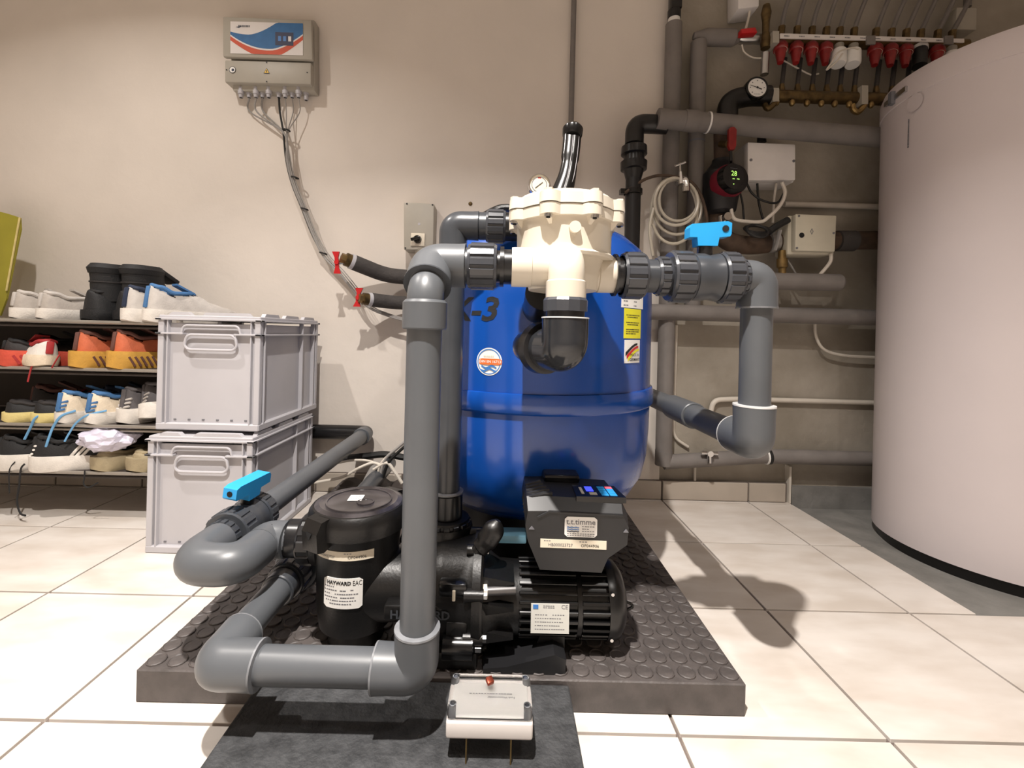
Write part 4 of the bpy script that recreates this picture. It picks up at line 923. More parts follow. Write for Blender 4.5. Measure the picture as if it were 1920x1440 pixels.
shoe('orange running shoe with yellow sole on the second shelf, beside the white and red one', on(140, 677, S2, YF - 0.01), r(-24), 'sh_orange', 'sh_yellow', 'sh_brown', chunky=0.35, st=0.044, Hh=0.118, tread='sh_brown', group='shoes on the rack')
shoe('orange running shoe with yellow sole on the second shelf, nearest the crates', on(210, 678, S2, YF - 0.01), r(-30), 'sh_orange', 'sh_yellow', 'sh_brown', chunky=0.35, st=0.046, Hh=0.122, tread='sh_brown', group='shoes on the rack')
shoe('black shoe at the back of the second shelf, behind the white and red one', on(62, 650, S2, YF + 0.13), r(-60), 'sh_dark', 'sh_black', 'sh_black', group='shoes on the rack')
shoe('black slipper with pale yellow sole at the left edge of the third shelf', on(8, 785, S3, YF), r(-48), 'sh_black', 'sh_pale', 'sh_dark', Hh=0.066, st=0.026, name='slipper', heel_tab=False, group='shoes on the rack')
shoe('black slipper with pale yellow sole beside the white and blue sneakers', on(62, 788, S3, YF), r(-46), 'sh_black', 'sh_pale', 'sh_dark', Hh=0.066, st=0.026, name='slipper', heel_tab=False, group='shoes on the rack')
shoe('white sneaker with blue stripes on the third shelf, the left one', on(108, 790, S3, YF - 0.01), r(-22), 'sh_cream', 'sh_white', 'sh_blue', Hh=0.102, stripe='sh_blue', W_=0.088, group='shoes on the rack')
shoe('white sneaker with blue stripes on the third shelf, the right one', on(164, 790, S3, YF - 0.012), r(-24), 'sh_cream', 'sh_white', 'sh_blue', Hh=0.102, stripe='sh_blue', W_=0.088, group='shoes on the rack')
shoe('grey knitted running shoe with white sole and red heel loop on the third shelf', on(228, 790, S3, YF + 0.01), r(-18), 'sh_grey', 'sh_white', 'sh_grey', chunky=0.2, st=0.04, Hh=0.115, stripe='sh_lgrey', group='shoes on the rack')
shoe('grey knitted running shoe leaning on its pair against the crate', on(268, 775, S3 + 0.012, YF + 0.02), r(-42), 'sh_grey', 'sh_white', 'sh_grey', chunky=0.2, st=0.042, Hh=0.12, stripe='sh_lgrey', tilt=-0.30, group='shoes on the rack')
shoe('black high shoe with thick white sole at the left edge of the bottom shelf', on(-2, 868, S4, YF - 0.005), r(-62), 'sh_black', 'sh_white', 'sh_black', chunky=0.1, st=0.040, Hh=0.105, group='shoes on the rack')
shoe('black high shoe with thick white sole and white stripes on the bottom shelf', on(62, 872, S4, YF - 0.012), r(-66), 'sh_black', 'sh_white', 'sh_black', chunky=0.1, st=0.040, Hh=0.112, stripe='sh_white', group='shoes on the rack')
shoe('beige-soled shoe under the white plastic bag on the bottom shelf', on(182, 874, S4, YF - 0.005), r(-20), 'sh_beige', 'sh_beige', 'sh_beige', chunky=0.25, st=0.036, Hh=0.06, W_=0.115, heel_tab=False, group='shoes on the rack')
shoe('beige-soled shoe on the bottom shelf, half hidden by the crate', on(250, 874, S4, YF - 0.005), r(-18), 'sh_beige', 'sh_beige', 'sh_beige', chunky=0.25, st=0.036, Hh=0.06, W_=0.115, heel_tab=False, group='shoes on the rack')
# dark shoes at the back of the third shelf
shoe('dark shoe with red laces behind the slippers on the third shelf', on(60, 760, S3, YF + 0.14), r(-70), 'sh_dark', 'sh_dark', 'sh_brown', lace='sh_red', Hh=0.10, group='shoes on the rack')
shoe('navy shoe at the back of the third shelf behind the white and blue pair', on(190, 760, S3, YF + 0.15), r(-64), 'sh_navy', 'sh_black', 'sh_navy', Hh=0.10, group='shoes on the rack')
# white plastic bag
t = thing('plastic_bag', 'crumpled white plastic bag on the beige shoes, bottom shelf', 'bag', on(203, 840, S4 + 0.045, YF + 0.04))
bm = bmesh.new(); bmesh.ops.create_icosphere(bm, subdivisions=4, radius=1)
c0 = P(205, 820, YF + 0.02)
from mathutils import noise
vs = []
for q in bm.verts:
    p = q.co; nz = noise.noise(p * 2.3) * 0.22 + abs(noise.noise(p * 5.1)) * 0.13 + noise.noise(p * 11) * 0.04
    vs.append(c0 + Vector((p.x * 0.092, p.y * 0.06, p.z * 0.045)) * (0.9 + nz))
bm.verts.index_update(); MB().add(vs, [tuple(v.index for v in f.verts) for f in bm.faces]).build('bag_body', 'bag', t, smooth=25); bm.free()
# hanging laces (each a lace of a shoe in the rack)
def lace(label, pts, mt, rr=0.0026):
    o = MB().tube(spline(pts, 6), rr, 8, sx=1.0, sy=0.6).build('shoe_lace', mt); tag(o, label, 'lace'); return o
yl = RY0 - 0.008
lace('pale blue lace hanging from the third shelf, the left of three', [P(82, 776, yl + 0.02), P(66, 784, yl), P(58, 800, yl), P(46, 824, yl)], 'sh_lblue', 0.0035)
lace('pale blue lace hanging from the third shelf, the middle of three', [P(142, 770, yl + 0.02), P(115, 780, yl), P(100, 800, yl), P(92, 820, yl), P(86, 838, yl)], 'sh_lblue', 0.0035)
lace('pale blue lace hanging from the third shelf, the right of three', [P(200, 770, yl + 0.02), P(165, 778, yl), P(143, 793, yl), P(130, 812, yl), P(121, 828, yl)], 'sh_lblue', 0.003)
lace('dark red lace hanging down from the white and red sneaker', [P(80, 670, yl + 0.01), P(66, 676, yl), P(58, 692, yl), P(52, 716, yl)], 'sh_red', 0.0024)
lace('short dark red lace hanging beside the orange shoes', [P(112, 664, yl + 0.01), P(105, 676, yl), P(97, 690, yl)], 'sh_red', 0.0024)
lace('long black lace hanging from the bottom shelf to the floor', [P(46, 870, yl), P(39, 880, yl), P(36, 910, yl), P(32, 940, yl), P(38, 962, yl - 0.005), P(48, 967, yl - 0.01)], 'sh_black', 0.003)
lace('black lace hanging from the bottom shelf at the left edge', [P(28, 866, yl), P(18, 880, yl), P(17, 910, yl), P(18, 925, yl)], 'sh_black', 0.002)
lace('short black lace hanging under the beige shoes', [P(159, 882, yl), P(158, 895, yl), P(157, 908, yl), P(166, 914, yl), P(184, 905, yl)], 'sh_black', 0.0024)
# ================================================================ control box on the back wall
cy = 1.665
tl, tr, bl, br = P(418, 31, cy), P(583, 37, cy), P(426, 152, cy), P(583, 158, cy)
t = thing('wall_controller', 'grey wall-mounted pool controller with blue and orange front, cable glands below', 'control box', Vector(((tl.x + tr.x) / 2, WY, P(500, 170, WY).z)))
def hexa(q, y0, y1, name, mt, par, bev=0.0, sc=1.0):
    """box from four front corners (tl, tr, br, bl) going back to y1"""
    a = [Vector((p.x, y0, p.z)) for p in q]; c_ = sum(a, Vector()) / 4
    b = [Vector((c_.x + (p.x - c_.x) * sc, y1, c_.z + (p.z - c_.z) * sc)) for p in a]
    bm = bmesh.new(); va = [bm.verts.new(p) for p in a]; vb = [bm.verts.new(p) for p in b]
    bm.faces.new(va); bm.faces.new(vb[::-1])
    for k in range(4): bm.faces.new((va[k], vb[k], vb[(k + 1) % 4], va[(k + 1) % 4]))
    if bev: bmesh.ops.bevel(bm, geom=bm.edges[:], offset=bev, segments=2, profile=0.5, affect='EDGES')
    bm.verts.index_update(); mb = MB().add([v.co.copy() for v in bm.verts], [tuple(v.index for v in f.verts) for f in bm.faces]); bm.free()
    return mb.build(name, mt, par)
q4 = lambda pts, Y: [P(u, v, Y) for u, v in pts]
up = hexa(q4([(430, 33), (570, 38), (570, 104), (430, 104)], cy), cy, WY, 'upper_housing', 'box_grey', t, 0.004)
hexa(q4([(417, 30), (584, 37), (586, 112), (417, 106)], cy - 0.008), cy - 0.008, cy + 0.01, 'lid', 'box_grey', t, 0.006)
hexa(q4([(421, 112), (583, 117), (583, 158), (421, 154)], cy), cy, WY, 'terminal_housing', 'box_grey', t, 0.005)
hexa(q4([(428, 32), (590, 37), (590, 170), (436, 170)], cy + 0.02), cy + 0.02, WY - 0.001, 'back_housing', 'box_grey', t, 0.005)
fy = cy - 0.0095
A, B_, D_ = P(432, 40, fy), P(568, 44, fy), P(432, 100, fy)
def pf(s_, q, d=0.0):                                                # panel coordinates: s 0..1 to the right, q 0..1 upward
    p = D_ + (B_ - A) * s_ + (A - D_) * q; return Vector((p.x, fy - d, p.z))
pn = MB().add([pf(0, 0), pf(1, 0), pf(1, 1), pf(0, 1)], [(0, 1, 2, 3)]).build('front_panel', 'panel_white', t, 'printed front panel', smooth=0)
def swoosh(name, mt, up_c, lo_c, d):
    mb = MB(); N = 24
    for k in range(N):
        s0, s1 = k / N, (k + 1) / N
        a0, a1 = min(1, up_c(s0)), min(1, up_c(s1)); b0, b1 = max(0, lo_c(s0)), max(0, lo_c(s1))
        if a0 <= b0 and a1 <= b1: continue
        mb.add([pf(s0, b0, d), pf(s1, b1, d), pf(s1, max(a1, b1), d), pf(s0, max(a0, b0), d)], [(0, 1, 2, 3)])
    mb.build(name, mt, pn, smooth=0)
dip = lambda s_: 0.14 + 1.55 * (s_ - 0.52) ** 2 + (0.35 * max(0, s_ - 0.6))
topc = lambda s_: 0.60 + 0.08 * (1 - s_ / 0.25) ** 2 if s_ < 0.25 else 0.60 + 0.42 * ((s_ - 0.25) / 0.40) ** 1.6
swoosh('orange_band', 'panel_orange', lambda s_: dip(s_) - 0.02, lambda s_: dip(s_) - 0.20 + 0.05 * math.cos(s_ * 6), 0.0004)
swoosh('white_band', 'panel_white', lambda s_: dip(s_) + 0.03, lambda s_: dip(s_) - 0.02, 0.0006)
swoosh('blue_band', 'panel_blue', topc, lambda s_: dip(s_) + 0.03, 0.0005)
sc = MB().add([pf(0.62, 0.29, 0.001), pf(0.87, 0.29, 0.001), pf(0.87, 0.70, 0.001), pf(0.62, 0.70, 0.001)], [(0, 1, 2, 3)]).build('screen', 'screen', pn, 'small lcd screen', smooth=0)
for k in range(3):
    MB().add([pf(0.66 + 0.07 * k, 0.42, 0.0014), pf(0.70 + 0.07 * k, 0.42, 0.0014), pf(0.70 + 0.07 * k, 0.58, 0.0014), pf(0.66 + 0.07 * k, 0.58, 0.0014)], [(0, 1, 2, 3)]).build('screen_icon', 'sticker_blue' if k < 2 else 'panel_white', sc, smooth=0)
bars(pn, lambda a, b, d=0: pf(0.13 + a * 4, 0.86 + b * 10, d), [(-0.005, 0.035, 0)], 0.006, 'ink_grey')
MB().add([pf(0.07, 0.83, .001), pf(0.12, 0.80, .001), pf(0.16, 0.86, .001), pf(0.12, 0.84, .001)], [(0, 1, 2, 3)]).build('logo_swoosh', 'sh_navy', pn, smooth=0)
p = P(436, 131, cy - 0.001); f = plane_fr(p, (1, 0, 0), (0, 0, 1))
ic = disc(f, 0.0125, 0.0006).build('round_sticker', 'ink', t, smooth=0); disc(f, 0.0105, 0.001).build('round_print', 'sticker', ic, smooth=0); disc(lambda a, b, d=0: f(a + 0.002, b - 0.001, d), 0.005, 0.0014).build('symbol', 'sh_navy', ic, smooth=0)
p = P(500, 134, cy - 0.001); f2 = plane_fr(p, (1, 0, 0), (0, 0, 1))
tri = lambda s_, d: [f2(-0.0115 * s_, -0.0075 * s_, d), f2(0.0115 * s_, -0.0075 * s_, d), f2(0, 0.0125 * s_, d)]
wt = MB().add(tri(1, .0006), [(0, 1, 2)]).build('warning_sign', 'ink', t, 'yellow warning triangle', smooth=0)
MB().add(tri(0.78, .001), [(0, 1, 2)]).build('warning_print', 'warn_yellow', wt, smooth=0)
MB().add([f2(-.001, -.004, .0014), f2(.001, -.004, .0014), f2(.002, .004, .0014), f2(-.002, .004, .0014)], [(0, 1, 2, 3)]).build('symbol', 'ink', wt, smooth=0)
for u, v in ((500, 117), (500, 153), (425, 131), (576, 136)):
    p = P(u, v, cy - 0.0005); MB().cyl(p, p + Vector((0, -0.001, 0)), 0.0025, 10).build('screw', 'ink', t)
gl = []
for i, u in enumerate([452, 467, 480, 492, 504, 523, 535, 548, 560, 574]):
    Yg = cy + (0.04 if i % 2 else 0.025); a = P(u, 164, Yg); b_ = P(u, 183 if i < 9 else 188, Yg); gl.append(b_)
    g_ = MB().lathe(a, (b_ - a), [(0, 0.0085), (0.013, 0.0085), (0.0131, 0.0110), (0.026, 0.0110), (0.0262, 0.0085), ((b_ - a).length, 0.0075)], 14).build('cable_gland', 'crate_grey', t, smooth=28)
    MB().cyl(b_, b_ + Vector((0, 0, -0.0012)), 0.0052, 12).build('gland_hole', 'ink', g_)
# cables to the floor
def cable(name, label, pts, mt, rr, cat='cable', group=None, n=8):
    o = MB().tube(spline(pts, n), rr, 8).build(name, mt); return tag(o, label, cat, group)
yw = 1.69
trunk = [(536, 250), (541, 300), (552, 345), (570, 390), (590, 440), (612, 480), (640, 510), (664, 540), (690, 572), (730, 590), (775, 602)]
srcs = [(1, 'cable_grey', 0.0030, 'outermost pale grey'), (2, 'cable_grey', 0.0030, 'second pale grey'), (3, 'cable_grey', 0.0032, 'third pale grey'), (5, 'cable_black', 0.0038, 'single black'), (6, 'cable_grey', 0.0020, 'thin grey, left of three on the right,'), (7, 'cable_grey', 0.0020, 'thin grey, middle of three on the right,'), (8, 'cable_grey', 0.0020, 'thin grey, right of three on the right,')]
for k, (gi, mt, rr, lab) in enumerate(srcs):
    off = (k - 3) * 1.3 if mt != 'cable_black' else -4.5
    pts = [gl[gi], gl[gi] + Vector((0, 0.01, -0.05))]
    tr_ = [P(u + off + (2 if 450 < v < 560 else 0) * (k - 3) * 0.4, v + (k % 3) * 1.5, yw + 0.004 * (k % 2) - 0.03 * (v > 560)) for u, v in trunk]
    cable('control_cable', lab + ' cable drooping from the wall controller', pts + tr_, mt, rr, group='controller cables')
for u, v in ((536, 243), (552, 332), (570, 391), (605, 474)):
    p0, p1 = P(u - 6, v, yw), P(u + 8, v + 2, yw)
    o = MB().tube([(p0 + p1) / 2 + Vector((math.cos(a) * 0.013, math.sin(a) * 0.010, math.cos(a) * -0.003)) for a in [k * 0.523599 for k in range(12)]], 0.0028, 6, closed=True).build('cable_tie', 'cable_black')
    tag(o, {243: 'black cable tie nearest below the wall controller', 332: 'second black cable tie below the wall controller', 391: 'third black cable tie below the wall controller', 474: 'black cable tie beside the upper red tap'}[v], 'cable tie')
# isolator switch
Y = 1.655
t = thing('isolator_switch', 'grey wall switch box with black rotary knob, left of the blue tank', 'switch', Vector((P(790, 425, WY).x, WY, P(790, 470, WY).z)))
hexa(q4([(757, 379), (814, 382), (812, 469), (757, 468)], Y), Y, WY, 'housing', 'box_grey', t, 0.004)
sp = hexa(q4([(771, 437), (797, 438), (796, 462), (770, 461)], Y - 0.001), Y - 0.005, Y, 'switch_plate', 'sticker_cream', t, 0.0015)
p = P(783, 449, Y - 0.004); MB().cyl(p, p + Vector((0, -0.014, 0)), 0.0155, 20, 0.013).build('knob', 'black_gloss', sp)
MB().box(p + Vector((-0.022, -0.022, -0.006)), p + Vector((0.014, -0.012, 0.006)), bev=0.002, rot=Matrix.Rotation(-0.25, 3, 'Y')).build('knob_grip', 'black_gloss', sp)
for u, v in ((763, 382), (811, 384), (760, 465)):
    p = P(u, v, Y - 0.0005); MB().cyl(p, p + Vector((0, -0.001, 0)), 0.003, 10).build('screw', 'ink', t)
p = P(786, 420, Y); MB().cyl(p, p + Vector((0, -0.0008, 0)), 0.005, 12).build('mark', 'crate_grey', t)
MB().lathe(P(795, 468, Y + 0.03), (0, 0, -1), [(0, 0.035), (0.02, 0.03), (0.04, 0.014), (0.06, 0.012)], 20).build('conduit', 'box_grey', t)
# capped branch pipes with red taps
def capped(label, pts, rad, capu, Yc, redpts, lab2):
    t = thing('insulated_pipe', label, 'pipe', pts[0])
    MB().tube(fillet(pts, 0.05), rad, 20).build('insulation', 'insul_dark', t)
    d = (pts[0] - pts[1]).normalized(); a = pts[0]
    MB().cyl(a - d * 0.01, a + d * 0.012, rad * 0.98, 20).build('sleeve', 'crate_grey', t)
    MB().cyl(a + d * 0.012, a + d * 0.03, rad * 0.86, 20).build('brass_end', 'brass_dark', t)
    MB().cyl(a + d * 0.03, a + d * 0.046, rad * 0.62, 6).build('brass_plug', 'brass', t)
    h = redpts; mb = MB(); e = a + d * 0.03
    tp = Vector((h[0].x, h[0].y, h[0].z))
    hp = thing('tap_handle', lab2, 'tap', h[1])
    for s0, s1 in ((h[0], h[1]), (h[2], h[1])):
        ax = (s1 - s0); MB().prism([(-0.013, 0), (0.013, 0), (0.006, 0.55), (0.007, 1.0), (-0.007, 1.0), (-0.006, 0.55)], -0.004, 0.004, lambda q, b, dd, s0=s0, ax=ax: s0 + ax * b + Vector((q, dd, 0))).build('wing', 'red', hp, smooth=20)
    MB().cyl(h[1] + Vector((0, -0.008, 0)), h[1] + Vector((0, 0.01, 0)), 0.008, 14).build('hub', 'red', hp)
    MB().cyl(h[1] + Vector((0.004, 0.008, 0)), a, 0.006, 10).build('spindle', 'chrome', hp)
Yc = 1.60
capped('dark insulated branch pipe with brass cap, the upper of two on the cream wall', [P(663, 492, Yc), P(725, 517, Yc + 0.07), P(800, 522, Yc + 0.08)], 0.028, 0, Yc, [P(630, 472, Yc - 0.02), P(632, 492, Yc - 0.02), P(633, 513, Yc - 0.02)], 'red winged tap on the upper capped pipe')
capped('dark insulated branch pipe with brass cap, the lower of two on the cream wall', [P(696, 562, Yc), P(735, 567, Yc + 0.05), P(800, 570, Yc + 0.07)], 0.025, 0, Yc, [P(674, 540, Yc - 0.02), P(672, 558, Yc - 0.02), P(669, 575, Yc - 0.02)], 'red winged tap on the lower capped pipe')
# conduit up the wall behind the lever
o = MB().cyl(Vector((P(1069, 300, 1.71).x, 1.71, 0.4)), Vector((P(1069, 300, 1.71).x, 1.71, 2.45)), 0.010, 14).build('conduit', 'pipe_wall'); tag(o, 'thin grey conduit running up the cream wall behind the lever', 'conduit')
t = thing('wall_plate', 'pale rectangular cover plate on the wall behind the valve', 'plate', P(900, 400, 1.728))
hexa(q4([(862, 361), (990, 361), (990, 440), (862, 440)], 1.727), 1.727, WY - 0.0005, 'plate', 'wall', t)
p = P(882, 382, 1.726); MB().sphere(p, 0.008, 10, 6, (1, 0.5, 1)).build('plug', 'brass_dark', t)
# black pipe right of the tank
Yb = 1.62
t = thing('black_riser', 'black pipe with union rising right of the blue tank and elbowing to the wall', 'pipe', P(1186, 600, Yb))
xb = P(1188, 320, Yb).x; zt_ = P(1210, 232, Yb).z
MB().cyl((xb, Yb, 0.3), (xb, Yb, P(1188, 320, Yb).z), 0.0275, 24).build('pipe', 'pvc_black', t)
MB().lathe((xb, Yb, P(1188, 320, Yb).z - 0.03), (0, 0, 1), [(0, 0.028), (0.03, 0.036), (0.033, 0.046), (0.06, 0.047), (0.063, 0.038), (0.085, 0.036), (0.088, 0.046), (0.115, 0.045), (0.118, 0.03)], 28).build('union', 'pvc_black', t)
MB().tube(fillet([(xb, Yb, P(1188, 265, Yb).z - 0.01), (xb, Yb, zt_), (P(1250, 233, Yb).x, Yb, zt_ - 0.002)], 0.055), 0.033, 24).build('elbow', 'pvc_black', t)
z_ = P(1190, 365, Yb).z; MB().lathe((xb, Yb, z_), (0, 0, 1), [(0, 0.028), (0, 0.033), (0.018, 0.033), (0.018, 0.028)], 20, cap=False).build('clamp', 'black_gloss', t)
MB().box((xb - 0.048, Yb - 0.012, z_), (xb - 0.025, Yb + 0.012, z_ + 0.018)).build('clamp_ear', 'black_gloss', t, smooth=0)
# ================================================================ grey wall: pipes
def wpipe(label, segs, rad, mt='pipe_wall', R=0.04, name='wall_pipe', parts=()):
    t = thing(name, label, 'pipe', segs[0]); MB().tube(fillet(segs, R), rad, 20).build('pipe', mt, t)
    return t
Y1 = 1.685
xa = P(1255, 400, Y1).x
t = wpipe('thick grey pipe rising up the right edge of the cream wall', [Vector((xa, Y1, 0.16)), Vector((xa, Y1, P(1265, 46, Y1).z))], 0.030)
za = P(1265, 46, Y1).z
MB().cyl((xa, Y1, za), (xa, Y1, za + 0.02), 0.022, 18).build('white_ring', 'sticker', t); MB().cyl((xa, Y1, za + 0.02), (xa, Y1, za + 0.05), 0.024, 18).build('collar', 'black_plastic', t)
MB().box((xa - 0.018, Y1 - 0.02, za + 0.05), (xa + 0.024, Y1 + 0.02, za + 0.2), bev=0.006).build('top_valve', 'black_gloss', t)
MB().cyl((xa, Y1, za + 0.2), (xa, Y1, 2.45), 0.026, 18).build('upper_pipe', 'pipe_wall', t)
xc = P(1305, 300, Y1).x
t = wpipe('grey insulated pipe with mitred elbow, second from the cream wall', [Vector((xc, Y1, 0.70)), Vector((xc, Y1, P(1312, 80, Y1).z))], 0.029)
zc = P(1320, 70, Y1).z; e0 = Vector((P(1300, 68, Y1).x, Y1, zc + 0.004)); e1 = P(1375, 71, Y1)
MB().tube([e0, Vector((xc + 0.025, Y1, zc)), e1], [0.012, 0.03, 0.03], 20).build('elbow', 'pipe_wall', t)
MB().cyl(e1, P(1388, 71, Y1), 0.03, 20, 0.016).build('taper', 'pipe_wall', t)
MB().cyl((xc, Y1, P(1308, 265, Y1).z), (xc, Y1, P(1308, 268, Y1).z), 0.0305, 20).build('joint', 'ink_grey', t)
Yh = 1.60
ha, hb = P(1245, 224, Yh), P(1600, 254, Yh)
t = wpipe('thick grey pipe running right above the white junction box', [ha, P(1300, 228, Yh), hb, P(1700, 262, Yh)], 0.034)
MB().lathe(P(1282, 226, Yh), (1, 0, -0.05), [(0, 0.036), (0.04, 0.038), (0.05, 0.036)], 24).build('sleeve', 'pipe_wall', t)
MB().lathe(P(1325, 230, Yh), (1, 0, -0.05), [(0, 0.0345), (0, 0.0365), (0.006, 0.0365), (0.006, 0.0345)], 24, cap=False).build('white_band', 'sticker', t)
MB().cyl(P(1232, 223, Yh), P(1252, 225, Yh), 0.036, 24).build('socket', 'pipe_wall', t)
Yp = 1.66
wpipe('long grey pipe running right at mid height behind the return loop', [P(1190, 584, Yp), P(1740, 598, Yp)], 0.0295)
t = wpipe('grey pipe with rounded end above the mid-height pipe', [P(1440, 527, 1.62), P(1572, 530, 1.62)], 0.031)
MB().sphere(P(1572, 530, 1.62), 0.031, 16, 10, (0.5, 1, 1)).build('end_cap', 'pipe_wall', t)
t = wpipe('grey pipe along the foot of the wall', [Vector((xa, Y1, 0.155)), P(1430, 855, Y1), P(1700, 862, Y1)], 0.027)
MB().cyl(P(1437, 856, Y1), P(1443, 856, Y1), 0.029, 20).build('black_ring', 'cable_black', t); MB().cyl(P(1434, 856, Y1), P(1437, 856, Y1), 0.0295, 20).build('white_ring', 'sticker', t)
MB().cyl((xa, Y1, 0.145), (xa, Y1, 0.2), 0.031, 20).build('tee', 'pipe_wall', t)
tap_p = P(1330, 850, Y1 - 0.035)
t = thing('drain_tap', 'small chrome drain tap on the pipe at the foot of the wall', 'tap', tap_p)
MB().cyl(tap_p + Vector((-0.03, 0, 0.002)), tap_p + Vector((0.03, 0, 0)), 0.007, 12).build('body', 'chrome', t)
MB().cyl(tap_p + Vector((0, 0.03, 0)), tap_p + Vector((0, -0.012, 0)), 0.011, 12).build('bonnet', 'chrome', t); MB().cyl(tap_p, tap_p + Vector((0.002, 0, -0.035)), 0.009, 12).build('spout', 'chrome', t)
for lab, pts, rr in (('white conduit on the grey wall above the beige box, running right', [P(1470, 383, 1.73), P(1700, 389, 1.73)], 0.011),
                     ('thin white conduit bending down low on the grey wall', [P(1330, 790, 1.73), P(1337, 750, 1.73), P(1380, 748, 1.73), P(1700, 757, 1.73)], 0.0095)):
    wpipe(lab, pts, rr, 'cable_white', 0.03, 'conduit')
wpipe('thin white vertical conduit beside the rising pipe', [P(1268, 610, 1.735), P(1262, 820, 1.735), P(1290, 838, 1.735)], 0.006, 'cable_white', 0.04, 'conduit')
wpipe('thin pale cable drop low on the grey wall', [P(1303, 870, 1.735), P(1302, 930, 1.728)], 0.005, 'cable_white', 0.04, 'conduit')
cable('wall_cable', 'white cable curving right below the mid-height pipe', [P(1528, 600, 1.71), P(1530, 630, 1.71), P(1545, 655, 1.71), P(1580, 666, 1.71), P(1640, 670, 1.71), P(1700, 672, 1.71)], 'cable_white', 0.0055)
# brown/black run behind the beige box, brass air vent
t = wpipe('dark insulated pipe run below the heating pump, passing behind the beige box', [P(1345, 400, 1.66), P(1352, 450, 1.66), P(1400, 462, 1.66), P(1480, 452, 1.66), P(1700, 450, 1.66)], 0.034, 'insul_brown', 0.08)
MB().cyl(P(1440, 455, 1.655), P(1455, 454, 1.655), 0.038, 20).build('band', 'cable_grey', t); MB().cyl(P(1568, 452, 1.655), P(1600, 452, 1.655), 0.038, 20).build('joint', 'insul_dark', t)
t = thing('air_vent', 'brass vent fitting under the dark pipe, left of the beige box', 'fitting', P(1466, 515, 1.62))
a, b = P(1466, 470, 1.62), P(1467, 515, 1.62)
MB().lathe(a, b - a, [(0, 0.012), (0.03, 0.014), (0.03, 0.018), (0.06, 0.018), (0.065, 0.013), ((b - a).length, 0.012)], 14).build('body', 'brass', t)
# heating pump
Yq = 1.60
t = thing('heating_pump', 'dark heating circulation pump with red ring and round black display', 'pump', P(1355, 400, Yq))
pc = P(1357, 335, Yq)
MB().tube([P(1352, 240, Yq + 0.04), P(1353, 300, Yq + 0.04)], 0.026, 18).build('upper_pipe', 'insul_brown', t)
MB().lathe(P(1353, 300, Yq + 0.04), (0.01, 0, -1), [(0, 0.032), (0.012, 0.034), (0.02, 0.04), (0.05, 0.062), (0.12, 0.062), (0.19, 0.05), (0.2, 0.03)], 28).build('housing', 'box_dark', t)
mh = Vector((0.25, -0.97, 0)).normalized()
MB().lathe(P(1356, 345, Yq + 0.02), mh, [(0, 0.058), (0.03, 0.06), (0.045, 0.056)], 32).build('red_ring', 'pump_red', t)
hd_ = MB().lathe(P(1368, 340, Yq - 0.015), mh, [(-0.01, 0.05), (0.03, 0.05), (0.036, 0.046), (0.037, 0.04)], 32).build('motor_head', 'black_plastic', t)
dc = P(1376, 330, Yq - 0.058); df = plane_fr(dc, (0.97, 0.25, 0), (0, 0, 1))
MB().cyl(dc - mh * 0.03, dc, 0.044, 32).build('display', 'black_gloss', hd_)
text_mb('28', 0.024, lambda x, y: df(x, y + 0.008, 0.0012)).build('digits', 'led_green', hd_, 'glowing display digits', smooth=0)
bars(hd_, lambda a_, b_, d=0: df(a_, b_, d + 0.0006), [(-0.016, 0.014, 0.026)], 0.0016, 'ink_grey')
bars(hd_, lambda a_, b_, d=0: df(a_, b_, d + 0.0006), [(-0.006, 0.004, -0.010), (0.012, 0.024, -0.009), (-0.003, 0.002, -0.028)], 0.003, 'led_green')
MB().cyl(P(1353, 405, Yq + 0.03), P(1354, 425, Yq + 0.03), 0.014, 12).build('lower_union', 'chrome', t); p = P(1360, 408, Yq); MB().cyl(p, p + Vector((0, -0.02, 0)), 0.014, 14).build('drain_plug', 'chrome', t)
t = thing('lever_valve', 'red lever handle on the dark pipe above the heating pump', 'valve', P(1370, 262, Yq))
MB().prism([(1364, 244), (1368, 241), (1374, 241), (1378, 246), (1377, 276), (1374, 283), (1366, 283), (1363, 276)], 0, 0.012, lambda a, b, d: P(a, b, Yq - 0.03) + Vector((0, -d, 0))).build('lever', 'red_dark', t)
MB().tube([P(1370, 283, Yq - 0.032), P(1371, 300, Yq - 0.03), P(1372, 312, Yq)], 0.005, 10).build('lever_shank', 'black_plastic', t)
MB().cyl(P(1352, 270, Yq + 0.02), P(1366, 270, Yq - 0.03), 0.012, 12).build('spindle', 'brass_dark', t)
# insulated elbow + thermometer
t = wpipe('black insulated elbow under the round thermometer', [P(1364, 235, 1.66), P(1364, 190, 1.66), P(1400, 180, 1.66), P(1440, 180, 1.66)], 0.036, 'black_plastic', 0.05)
t = thing('thermometer', 'round white-faced dial thermometer with black rim beside the manifold', 'gauge', P(1420, 164, 1.62))
tc = P(1420, 164, 1.62); tf = plane_fr(tc, (1, 0, 0), (0, 0, 1))
MB().lathe(tc + Vector((0, 0.03, 0)), (0, -1, 0), [(0, 0.036), (0.004, 0.041), (0.028, 0.041), (0.031, 0.039), (0.031, 0.034), (0.028, 0.0335)], 36).build('case', 'black_gloss', t)
MB().cyl(tc + Vector((0, 0.004, 0)), tc + Vector((0, 0.001, 0)), 0.0345, 36).build('dial', 'sticker', t)
for k in range(7):
    a = math.radians(225 - 45 * k); q = lambda a_, b_, d=0: tf(a_ + 0.025 * math.cos(a), b_ + 0.025 * math.sin(a), d)
    disc(q, 0.0022, 0.0003, 8).build('mark', 'ink_grey', t, smooth=0)
MB().add([tf(-0.026, 0.009, .001), tf(-0.026, 0.0075, .001), tf(0.016, -0.008, .001), tf(0.017, -0.0045, .001)], [(0, 1, 2, 3)]).build('needle', 'ink', t, smooth=0); disc(tf, 0.004, 0.0014, 14).build('hub', 'ink', t, smooth=0)
